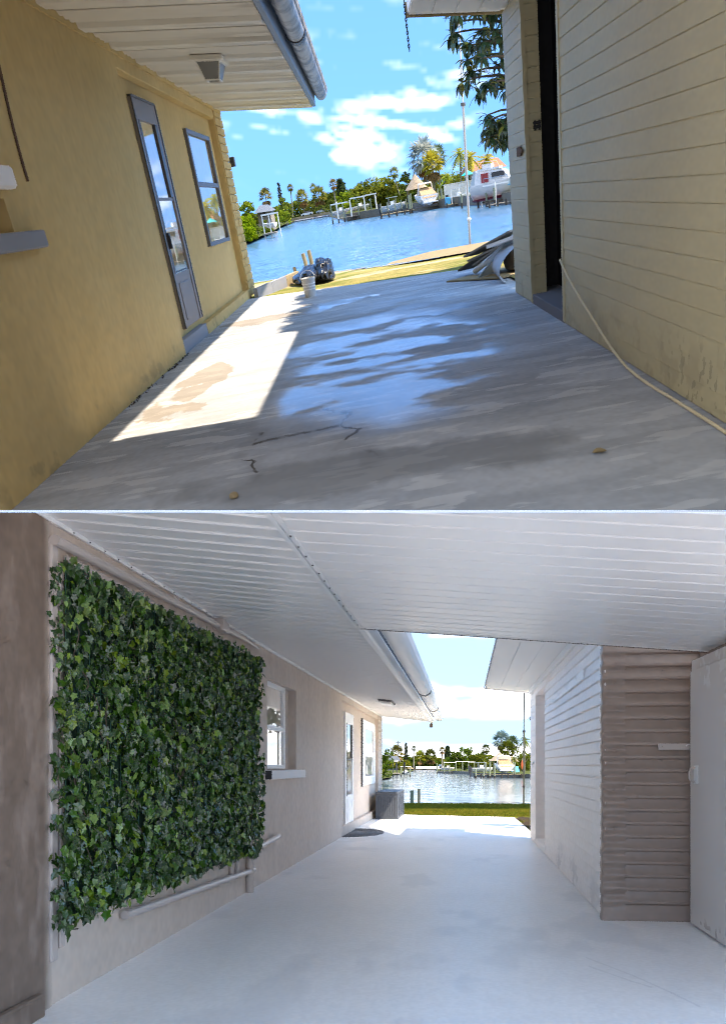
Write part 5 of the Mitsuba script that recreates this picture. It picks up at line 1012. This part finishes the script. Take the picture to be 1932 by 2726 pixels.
# ---- taupe shed at the right
HS = thing('taupe_shed', 'taupe shed with horizontal siding coloured lit and shaded at the right of the lower yard', 'shed')
ZR = 3.07
WL = part(HS, 'wall', box(YS + .012, YS + .15, 8.62, 14.86, 0, ZR), 'mat_siding_lit')
pb = .1215
for i in range(26):
    z0 = .05 + i * pb + (.012 if i >= 22 else 0); z1 = min(z0 + pb, ZR)
    if z1 - z0 < .03: break
    part(WL, 'siding_board', course(YS + .012, -1, z0, z1, 8.60, 14.88 + rng.normal(0, .004), .02, abs(rng.normal(0, .0015))), 'mat_siding_lit')
part(WL, 'foot_board', cbox(YS - .004, YS + .02, 8.6, 14.88, .012, .05, .004), 'mat_siding_lit')
WE = part(HS, 'end_wall', box(YS + .02, 2.6, 8.618, 8.75, 0, 2.85), 'mat_taupe_shaded')
for i in range(24):
    z0 = .16 + i * .1275; z1 = min(z0 + .1275, 2.84)
    if z1 - z0 < .03: break
    P = [(8.618, z0), (8.596, z0 + .002), (8.576, z0 + .012), (8.574, z0 + .034), (8.594, z0 + .062), (8.610, z1 - .02), (8.612, z1 - .002), (8.618, z1 - .001)]
    part(WE, 'siding_board', extr(P, 'x', 1.53, 2.6), 'mat_taupe_shaded', smooth=35)
part(WE, 'foot_board', cbox(1.53, 2.6, 8.60, 8.618, .0, .155, .004), 'mat_taupe_shaded')
# crumpled corner cover: bulges at every course
def cover(U, V):
    w = meshkit.fbm(np.stack([U * 6, V * 9, 0 * U], -1), 3, 5) - .5; ph = (V - .16) / .1275 * 2 * np.pi; side = np.clip(-U / .02, 0, 1); fr = np.clip(U / .03, 0, 1)
    x0 = 1.321 + .012 * (meshkit.fbm(np.stack([V * 5, V * 0, V * 0], -1), 3, 8) - .5) - .004 * np.cos(ph)
    return np.stack([x0 + np.maximum(U, 0) + .006 * (1 - side) * (1 - fr), 8.583 + np.maximum(-U, 0) - (.016 * np.cos(ph - 1.4) * np.clip((V - .1) * 8, 0, 1) + .022 * w) * fr, V], -1)
part(HS, 'corner_cover', grid(cover, np.r_[np.linspace(-.10, 0, 5), np.linspace(.006, .226, 16)], np.linspace(.0, 2.74, 230)), 'mat_taupe_shaded', label='crumpled metal corner cover', smooth=True)
part(WE, 'nail_head', cat([put(trimesh.creation.icosphere(1, .011), x, 8.572, z) for x, z in ((1.44, .9), (1.44, 1.27), (1.45, 1.65), (1.44, 2.05), (1.44, 2.3), (1.45, 2.5), (1.89, 2.42), (1.88, 2.2), (1.88, 1.95), (1.88, 1.55), (1.65, 1.2), (1.9, 1.05), (2.02, .62), (1.7, .45))]), 'mat_taupe_shaded', smooth=True)
solo('hasp_bar', cat([cbox(1.845, 2.15, 8.556, 8.576, 1.652, 1.715, .006), put(trimesh.creation.icosphere(1, .012), 1.89, 8.554, 1.684)]), 'mat_pipe', 'taupe painted flat bar latch on the end wall of the taupe shed', 'latch')
solo('hook_latch', cat([tube(spline([(2.10, 8.56, 1.69), (2.15, 8.55, 1.70), (2.17, 8.54, 1.67), (2.16, 8.54, 1.65)], 8), .006, 6)]), 'mat_white', 'small hook latch at the edge of the open white door', 'hook')
PR = part(HS, 'pier', box(YS + .012, YS + .30, 16.87, 18.1, 0, ZR), 'mat_siding_lit', label='narrow boarded pier beyond the doorway')
for i in range(25):
    z0 = .02 + i * pb; z1 = min(z0 + pb, ZR)
    if z1 - z0 < .03: break
    part(PR, 'siding_board', course(YS + .012, -1, z0, z1, 16.86, 18.15, .010), 'mat_siding_lit'); part(PR, 'jamb_board', course_x(16.87, -1, z0, z1, YS + .004, YS + .32, .006), 'mat_siding_lit')
part(HS, 'back_wall', box(YS + .30, YS + .32, 14.7, 17.0, 0, ZR), 'mat_siding_lit'); part(HS, 'lintel', box(YS + .0, YS + .30, 14.86, 16.87, 2.86, ZR), 'mat_siding_lit')
part(HS, 'door_step', cbox(YS + .0, YS + .30, 14.9, 16.85, -.02, .11, .006), 'mat_white_matt', label='pale door step')
zb = lambda x: 3.085 + (3.185 - 3.085) * (YS - x) / .9
EV = part(HS, 'eave', hull([[x, yy, zb(x) + dz] for x in (.45, YS + .4) for yy in (8.45, 18.85) for dz in (.02, .10)]), 'mat_white', label='white eave')
for i in range(3):
    a = .452 + i * .298; part(EV, 'eave_panel', hull([[x, yy, zb(x) + dz] for x in (a, a + .294) for yy in (8.42, 18.84) for dz in (0, .018)]), 'mat_white')
part(HS, 'fascia', cat([hull([[x, yy, zb(.45) + dz] for x in (.43, .449) for yy in (8.4, 18.86) for dz in (-.012, .11)]), hull([[x, yy, zb(x) + dz] for x in (.43, YS + .4) for yy in (18.86, 18.89) for dz in (-.02, .11)])]), 'mat_white')
part(HS, 'frieze_board', cat([cbox(YS - .03, YS + .01, 8.6, 18.1, 2.975, 3.08, .004)]), 'mat_white', label='frieze board under the eave')
solo('hose_hanger', cat([tube([(.425, 8.6, 3.19), (.42, 13, 3.175), (.41, 16.6, 3.12), (.405, 16.9, 3.06)], .012, 6), tube(np.stack([.40 + .02 * np.cos(np.linspace(0, 6.28, 14)), 16.95 + 0 * np.linspace(0, 1, 14), 3.035 + .026 * np.sin(np.linspace(0, 6.28, 14))], -1), .006, 5)]), 'mat_fascia_blue', 'dark cord with a ring at its end along the edge of the white eave', 'cord')
CR = thing('coat_rail', 'white wall rail with hooks on the long wall of the taupe shed', 'rail')
part(CR, 'board', hull([[x, y, z] for x in (YS - .022, YS + .0) for y, z in ((9.95, 2.485), (9.95, 2.585), (13.55, 2.455), (13.55, 2.475), (10.1, 2.595))]), 'mat_white')
for yy in (10.4, 11.3, 12.2, 13.0): part(CR, 'hook', tube(spline([(YS - .02, yy, 2.57 - .025 * (yy - 10)), (YS - .055, yy, 2.55 - .025 * (yy - 10)), (YS - .05, yy - .06, 2.52 - .025 * (yy - 10))], 8), .006, 6), 'mat_white')
solo('shed_latch', cat([cbox(YS - .03, YS, 17.25, 17.45, 1.53, 1.58, .005), cbox(YS - .03, YS, 17.5, 17.6, 1.52, 1.56, .005)]), 'mat_white_matt', 'small painted latch on the boarded pier of the taupe shed', 'latch')
# open door at the right edge
DR = thing('shed_door', 'plain off-white door leaf with a bow handle at the right edge of the lower yard', 'door')
XD = 2.12
part(DR, 'leaf', hull([[x, y, z] for x, y in ((XD, 8.47), (XD + .04, 8.47), (XD + .02, 6.3), (XD + .06, 6.3)) for z in (.02, 2.39)]), 'mat_door_white', label='door leaf with peeling paint at its foot')
part(DR, 'handle', tube(spline([(XD - .004, 8.27, 1.485), (XD - .05, 8.27, 1.47), (XD - .062, 8.27, 1.42), (XD - .05, 8.27, 1.37), (XD - .004, 8.27, 1.355)], 16), .0085, 8), 'mat_pipe', smooth=True)
part(DR, 'handle_plate', cbox(XD - .006, XD + .002, 8.20, 8.33, 1.335, 1.505, .003), 'mat_white')
def doorc(p, n, uv):
    x, y, z = LB(p)
    chip = smoothstep(.60, .66, fbm(y * 9, z * 14, 0.0, 3)) * (1 - smoothstep(-1.45, -1.33, z)); top = smoothstep(.60, .66, fbm(y * 7, z * 6, 3.0, 3)) * smoothstep(.66, .74, z)
    return mix(mix((.68, .63, .585), (.80, .79, .77), .6 * top), (.30, .22, .17), .5 * chip)
mat('mat_door_white', pr(proc(doorc), .42, .4))
part(HS, 'door_header', hull([[x, y, z] for x, y in ((2.14, 8.5), (2.19, 8.5), (2.16, 6.3), (2.21, 6.3)) for z in (2.40, 2.495)]), 'mat_door_white', label='white header board above the open door')
part(HS, 'side_wall', box(2.24, 2.3, 5.5, 8.6, 0, 2.62), 'mat_taupe_shaded')

# ---- carport roof: falls to the right from the seam, panels across it
mR = -.0865; zr = lambda x: 2.862 + mR * (x + 1.02)
CP = thing('carport_roof', 'white ribbed metal carport ceiling over the near part of the lower yard', 'carport roof')
part(CP, 'deck', hull([[x, y, zr(x) + z] for x in (-1.02, 3.4) for y in (2.2, 8.28) for z in (.03, .06)]), 'mat_ceiling_white', cut='below')
y = 3.4; k = 0
while y < 8.30:
    y1 = min(y + .24, 8.31)
    P = [(y, .002), (y + .016, -.017), (y1 - .018, -.017), (y1 - .002, .002), (y1 - .002, .03), (y, .03)]
    v, f = extr(P, 'x', -.983, 3.3); v[:, 2] += zr(v[:, 0]); part(CP, 'roof_panel', (v, f), 'mat_ceiling_white', cut='below'); y = y1; k += 1
part(CP, 'end_trim', cat([hull([[x, y, zr(x) + z] for x in (-1.0, 3.3) for y in (8.312, 8.345) for z in (-.022, .05)])]), 'mat_white', label='white end trim of the carport ceiling')
part(CP, 'end_shadow_strip', hull([[x, y, zr(x) + z] for x in (-1.0, 2.3) for y in (8.346, 8.36) for z in (-.026, -.015)]), 'mat_rust', label='dark strip standing in for the shadow at the ceiling end')  # painted shadow line below the end trim
"""The carport's near edge carries a slim white board, on which the upper slab ends."""
cur = B
FE = thing('edge_board', 'slim white board along the near edge of the carport roof under the upper slab', 'board')
dY = lambda y, k: [k * y]
fb = []
for x in (-3.4, 3.4):
    for yy in (4.02, 4.06): fb += [[x, yy, CUT * yy - .0034], [x, yy, CUT * yy + .0034]]
part(FE, 'strip', hull(fb), 'mat_white', raw=True)

# ================================================================== LOWER YARD, ACROSS THE CANAL
cur = B
far = [(-200, 700), (-200, 610), (-62, 560), (-34, 490), (-16, 480), (-12, 400), (-9.2, 292), (-2, 262), (1.3, 243), (2.0, 196), (5, 184), (11, 172), (14, 166), (60, 160), (90, 700)]
structure('far_shore', poly_sheet(far, -.15), 'mat_far_green', 'wooded land with boat docks across the canal of the lower yard')
rim = far[1:-1]
SW = thing('far_sea_wall', 'grey sea wall along the far shore of the lower canal', 'sea wall')
for (x0, y0), (x1, y1) in zip(rim[:-1], rim[1:]): part(SW, 'panel', hull([[x, y + dy, z] for (x, y) in ((x0, y0), (x1, y1)) for dy in (-.5, .3) for z in (-1.5, -.05)]), 'mat_far_wall')
structure('side_shore', poly_sheet([(-60, 130), (-15.5, 138), (-13.6, 146), (-13.4, 156), (-14.6, 175), (-17, 200), (-19, 290), (-24, 420), (-200, 560)], -.6), 'mat_far_green', 'mangrove shore at the left of the lower canal')
G = (.08, .13, .012); DG = (.05, .08, .012); YG = (.22, .23, .02); OL = (.17, .145, .03)
bushy('mangrove', 'tall dark green mangrove at the left edge of the lower canal', 'mangrove', -13.6, 150, -1.0, 4.7, 3.4, G, 1700, 40, .19, seed=51, bottom=0, trunk=False)
bushy('mangrove_bush', 'bright yellow green bush at the foot of the mangrove beside the brick corner', 'bush', -13.7, 144, -1.0, 1.5, 1.7, (.24, .28, .015), 500, 18, .13, seed=52, bottom=0, trunk=False)
bushy('shrub', 'rounded green shrub right of the boat house of the lower canal', 'bush', -20.0, 292, -.9, 3.8, 5.0, YG, 900, 26, .28, seed=53, bottom=0, trunk=False)
BH = thing('boat_house', 'small boat house with pale roof on dark posts beside the lower mangrove', 'boat house')
part(BH, 'roof', hull([(-16.7, 183, 2.75), (-13.75, 183, 2.6), (-16.2, 185, 3.65), (-14.2, 185, 3.6), (-16.7, 187, 2.75), (-13.75, 187, 2.6)]), 'mat_roof_grey'); part(BH, 'fascia', box(-16.6, -13.9, 182.95, 183.05, 2.45, 2.62), 'mat_white')
for x in (-16.1, -15.1, -14.3): part(BH, 'post', tube([(x, 183.5, -1.4), (x, 183.5, 2.65)], .11, 8), 'mat_frame_dark')
part(BH, 'platform', box(-16.6, -13.9, 183, 187, -.2, 0), 'mat_wood_grey')
LF_ = thing('boat_lift', 'white framed boat lift beside the boat house of the lower canal', 'boat lift')
lift_frame(LF_, -13.9, -11.9, 190, 1.3, .09); tb = whaler(-12.9, 191, -.15, .75, 1.4, 'small white boat on the lift beside the boat house of the lower canal', False)
palm('sabal_palm', 'shaggy sabal palm behind the boat house of the lower canal', -37.5, 480, 9.0, -.2, 5.6, OL, n=44, dead=.3, seed=61)
cypress('cypress_tree', 'narrow dark cypress at the left of the lower far shore', -32.3, 480, 1.0, 14.3, 2.0, (.03, .04, .02), 61, 400)
palm('fan_palm', 'lollipop-shaped palm on a bare trunk at the left of the lower far shore', -27.9, 480, 11.3, .2, 1.9, (.10, .12, .03), n=40, seed=62, tw=.28)
palm('sabal_palm', 'sabal palm left of centre behind the white far sea wall of the lower canal', -25.0, 490, 6.6, -.2, 4.8, YG, n=42, dead=.2, seed=63)
palm('sabal_palm', 'dark sabal palm right of the yellowish one behind the lower canal', -19.2, 492, 7.2, -.2, 5.2, (.10, .105, .02), n=42, dead=.25, seed=64)
palm('sabal_palm', 'tall palm with brown skirt beside the dark pine of the lower far shore', -11.8, 462, 9.9, -.2, 2.4, OL, n=38, dead=.3, seed=65, tw=.3)
cypress('dark_tree', 'dark pine right of the tall palm with brown skirt of the lower far shore', -9.4, 480, 4.0, 12.4, 3.0, (.035, .055, .025), 62, 500)
for k, (x, y, z1, w, c_, lab) in enumerate(((-44, 500, 6.5, 16, YG, 'yellow green tree behind the boat house at the left of the lower far shore'), (-30.5, 500, 8.0, 11, G, 'green tree under the cypress of the lower far shore'), (-21, 520, 9.0, 16, (.10, .14, .02), 'broad dark tree behind the two sabal palms of the lower far shore'),
    (-14, 500, 5.5, 10, G, 'low green tree left of the tall skirted palm of the lower far shore'), (-7.0, 440, 5.5, 9, YG, 'yellow green shrub left of the dome tree of the lower far shore'),
    (-33, 492, 4.2, 14, (.07, .10, .015), 'low hedge under the shaggy palm of the lower far shore'), (-20, 494, 3.8, 16, (.06, .09, .015), 'low hedge below the two sabal palms of the lower far shore'), (9.0, 300, 3.6, 9, (.05, .08, .012), 'dark hedge between dome tree and thatched hut of the lower far shore'), (12.5, 262, 4.6, 9, (.05, .075, .012), 'dark shrubs at the foot of the silver palm of the lower far shore'))):
    bushy('shore_tree', lab, 'tree', x, y, -.5, z1, w, c_, 1300, 40, w * .04, seed=70 + k, bottom=.0, trunk=False, dy=.6)
bushy('dome_tree', 'big dome-shaped green tree in the middle of the lower far shore', 'tree', .2, 335, -.5, 9.0, 16.5, (.10, .15, .015), 4200, 95, .42, seed=80, bottom=.0, dy=.5)
bushy('shore_tree', 'round green tree touching the dome tree on its right in the lower yard', 'tree', 6.4, 325, -.5, 7.0, 8.5, (.085, .12, .015), 1700, 44, .34, seed=81, bottom=.0, dy=.6)
UP_ = thing('utility_pole', 'far wooden utility pole with cross arm above the palms of the lower yard', 'utility pole')
part(UP_, 'pole', tube([(-38.3, 502, -.2), (-38.3, 502, 16.2)], .22, 6), 'mat_wood_dark'); part(UP_, 'cross_arm', box(-39.6, -37.0, 501.8, 502, 15.0, 15.4), 'mat_wood_dark')
palm('fan_palm', 'slim palm between dome tree and thatched hut of the lower yard', 7.6, 310, 7.6, -.2, 2.2, (.12, .13, .035), n=36, seed=66, tw=.16)
palm('silver_palm', 'large silver blue fan palm above the thatched hut of the lower yard', 10.9, 260, 9.3, -.1, 3.5, (.20, .27, .24), n=52, seed=67, tw=.28, dead=.1)
palm('sabal_palm', 'darker palm half hidden behind the silver palm on its right in the lower yard', 14.4, 266, 8.3, -.1, 3.0, (.07, .10, .03), n=38, seed=68)
palm('sabal_palm', 'dense green palm in front of the silver palm of the lower yard', 12.4, 252, 6.4, -.1, 3.2, (.12, .14, .015), n=46, seed=69, dead=.2)
palm('queen_palm', 'small feathery palm right of the cruiser with tan cover in the lower yard', 13.2, 236, 3.3, -.1, 1.9, (.12, .15, .02), 'feather', n=22, seed=70, tw=.09)
palm('coconut_palm', 'feathery palm above the grey pole at the right of the lower yard', 17.0, 250, 8.8, -.1, 2.4, (.15, .18, .02), 'feather', n=24, seed=71, tw=.12)
bushy('shore_tree', 'tall green tree behind the brown pole at the right of the lower yard', 'tree', 17.2, 262, -.5, 6.8, 7.0, (.12, .15, .015), 1700, 44, .3, seed=82, bottom=.0)
TK = thing('tiki_hut', 'long hut with thatched roof under the silver palm of the lower yard', 'hut')
for m in cone_roof(9.6, 240, 2.85, 5.2, 3.0): part(TK, 'thatch_layer', m, 'mat_thatch')
for x in (7.8, 9.6, 11.4): part(TK, 'post', tube([(x, 239.5, -.2), (x, 239.5, 3.2)], .1, 7), 'mat_wood')
part(TK, 'side_roof', hull([(10.5, 238.5, 2.9), (14.8, 238.5, 2.6), (10.5, 241, 4.4), (13.5, 241, 4.1), (10.5, 243, 2.9), (14.8, 243, 2.6)]), 'mat_thatch')
solo('parked_truck', cat([hull([(-15.2 + a, 486 + b, z) for a in (0, 4.2) for b in (0, 2) for z in (.6, 1.5)]), hull([(-14.4 + a, 486 + b, z) for a in (0, 1.8) for b in (.1, 1.9) for z in (1.5, 2.4)])]), 'mat_boat', 'white truck parked behind the far sea wall of the lower yard', 'truck')
solo('white_far_wall', cat([box(-27, -12.2, 482, 482.4, -.2, 1.4)]), 'mat_white', 'long white wall behind the far sea wall of the lower canal', 'wall')
solo('tarp_pile', hull([(-36, 484, -.2), (-29, 484, -.2), (-35, 485, 1.8), (-31, 485, 2.4), (-33, 488, 2.2), (-28.5, 488, -.2), (-36, 488, -.2)]), 'mat_sand', 'sand coloured heap behind the far left sea wall of the lower canal', 'heap')
D1 = thing('boat_dock', 'long dock with pale beams on tall posts before the lower dome tree', 'dock')
deck(D1, -8.6, 3.2, 268, 270, -.1, 12, 'mat_wood_grey')
for i, x in enumerate((-8.4, -6.2, -4.6, -2.6, -.6, 1.2, 3.0)): piles(D1, [(x, 267.6)], -1.5, (2.4, 2.9, 1.9, 2.6, 2.9, 2.2, 2.8)[i], .17)
for x0, x1, z in ((-6.4, -2.4, 2.5), (-2.8, 1.4, 2.8), (1.0, 3.3, 2.6)): part(D1, 'beam', box(x0, x1, 267.45, 267.75, z, z + .22), 'mat_white')
whaler(-5.2, 272, .2, 1.3, .1, 'white boat behind the left posts of the long dock in the lower yard', False)
whaler(4.2, 215, -.05, 1.7, .15, 'white centre console boat left of the tan covered cruiser of the lower yard')
solo('outboard_motor', cat([cbox(.85, 1.65, 190, 190.6, .35, 1.3, .1), box(1.1, 1.4, 190.1, 190.4, -1.0, .35)]), 'mat_frame_dark', 'dark outboard motor hanging at the left end of the front dock in the lower yard', 'outboard motor')
D2 = thing('boat_dock', 'low wooden front dock on dark piles below the tan covered cruiser of the lower yard', 'dock')
deck(D2, 1.9, 12.6, 170, 172, -.12, 16, 'mat_wood'); piles(D2, [(x, 169.9) for x in (2.0, 3.2, 4.5, 7.2, 8.4, 9.6, 11, 12.4)], -1.6, -.1, .14, 'mat_pile_low')
for x in (2.2, 3.7, 4.9, 5.8): piles(D2, [(x, 169.5)], -1.6, (.9, .6, .8, 1.8)[[2.2, 3.7, 4.9, 5.8].index(x)], .16)
tan_boat(7.9, 184, .05, 2.0, 1.72, 'white cabin cruiser with tan canvas cover seen from astern in the lower yard')
L2 = thing('boat_lift', 'green pilings standing around the tan covered cruiser of the lower yard', 'boat lift')
piles(L2, [(5.3, 182), (10.0, 182), (10.6, 186), (4.6, 188)], -1.6, 2.3, .18); part(L2, 'cradle', cat([box(6.4, 9.6, 182.6, 183.0, -.2, .0), box(6.4, 9.6, 185, 185.4, -.2, .0)]), 'mat_frame_dark')
solo('orange_kayak', tube([(15.05, 231, .6), (15.0, 231, 1.8), (15.1, 231, 3.0)], [.12, .34, .12], 10), mat('mat_orange', pr((.55, .09, .02), .5)), 'orange kayak standing on end beside the pole at the right of the lower yard', 'kayak', smooth=True)
solo('blue_tarp', hull([(12.2, 228, -.1), (14.2, 228, -.1), (12.4, 229, 1.5), (14.0, 229, 1.4), (12.2, 230, -.1), (14.2, 230, -.1)]), 'mat_boat_blue', 'light blue tarpaulin behind the front dock of the lower yard', 'tarpaulin')
D3 = thing('boat_dock', 'dock with white posts behind the brown pole at the right of the lower yard', 'dock')
deck(D3, 12.8, 20, 172, 174, -.1, 8, 'mat_wood_grey'); piles(D3, [(x, 171.8) for x in (13, 14.1, 15.4, 16.8)], -1.6, 1.7, .12, 'mat_white')
tree_line(-70, 6, 530, 9.5, 8000, (.13, .145, .015), .8, 'low wooded band behind the palms of the lower far shore', 93)
tree_line(2, 46, 300, 7.6, 7500, (.115, .13, .014), .46, 'low wooded band behind the silver palm of the lower far shore', 94)
# the tree that grows past the shed's far corner
TB = thing('broadleaf_tree', 'leafy twigs of a broad-leaved tree showing past the far corner of the taupe shed', 'tree')
M, C, big = [], [], []
pts = [(1.62, 20.8, 2.92), (1.60, 20.6, 2.78), (1.57, 20.9, 2.68), (1.64, 20.7, 2.60), (1.66, 21.0, 2.83), (1.68, 20.6, 2.42), (1.63, 20.8, 1.74), (1.66, 20.9, 1.66)] + [tuple(p) for p in rgt.uniform((1.8, 19.6, 1.6), (3.0, 21.5, 3.6), (60, 3))]
for k_, p in enumerate(pts):
    for q in range(9):
        az = q * 2.4 + rgt.uniform(-.4, .4); el = math.radians(rgt.uniform(-65, 40)); L = rgt.uniform(.10, .17) if k_ < 8 else rgt.uniform(.2, .3)
        d = np.array([math.cos(az) * math.cos(el), math.sin(az) * math.cos(el), math.sin(el)]); s = np.cross(d, [0, 0, 1.0]); s /= np.linalg.norm(s); u = np.cross(s, d)
        v = p + (LV * L) @ np.array([d, s, u]); c = jit((.10, .15, .015) if rgt.random() < .5 else (.04, .07, .015), 1, .25, rgt)
        (big if k_ < 8 else M).append((v, LF, np.repeat(c, len(v), 0)))
for b in big: part(TB, 'leaf', b[:2], 'mat_vc', color=b[2])
k = part(TB, 'foliage', cat([b[:2] for b in M]), 'mat_vc', color=np.vstack([b[2] for b in M])); labels[k] = {'kind': 'stuff'}
part(TB, 'trunk', cat([tube(spline([(2.9, 20.6, -.2), (2.85, 20.6, 1.4), (2.7, 20.7, 3.0)], 8), np.linspace(.2, .09, 8), 8)] + [tube([(2.75, 20.65, max(1.2, p[2] - .3)), p], [.03, .006], 5) for p in pts[::2]]), 'mat_wood_dark')

# ------------------------------------------------------------------ things of one kind share a group, yard by yard
GROUPS = {'palm tree': 'palms across the {} canal', 'bush': 'bushes along the {} canal', 'mangrove': 'mangroves along the {} canal', 'tree': 'trees across the {} canal', 'boat': 'boats on the {} canal', 'dock': 'docks of the {} canal',
          'boat lift': 'boat lifts of the {} canal', 'post': 'short mooring posts by the {} lawn', 'board': 'loose boards of the {} yard', 'car': 'cars parked across the {} canal', 'sheet': 'curled sheets in the {} waste heap'}
for c_, text in GROUPS.items():
    for yd in ('upper', 'lower'):
        ks = [k for k, l in labels.items() if l.get('category') == c_ and yard_of.get(k) == yd and k not in ('edge_board',)]
        if len(ks) > 1:
            for k in ks: labels[k].setdefault('group', text.format(yd))
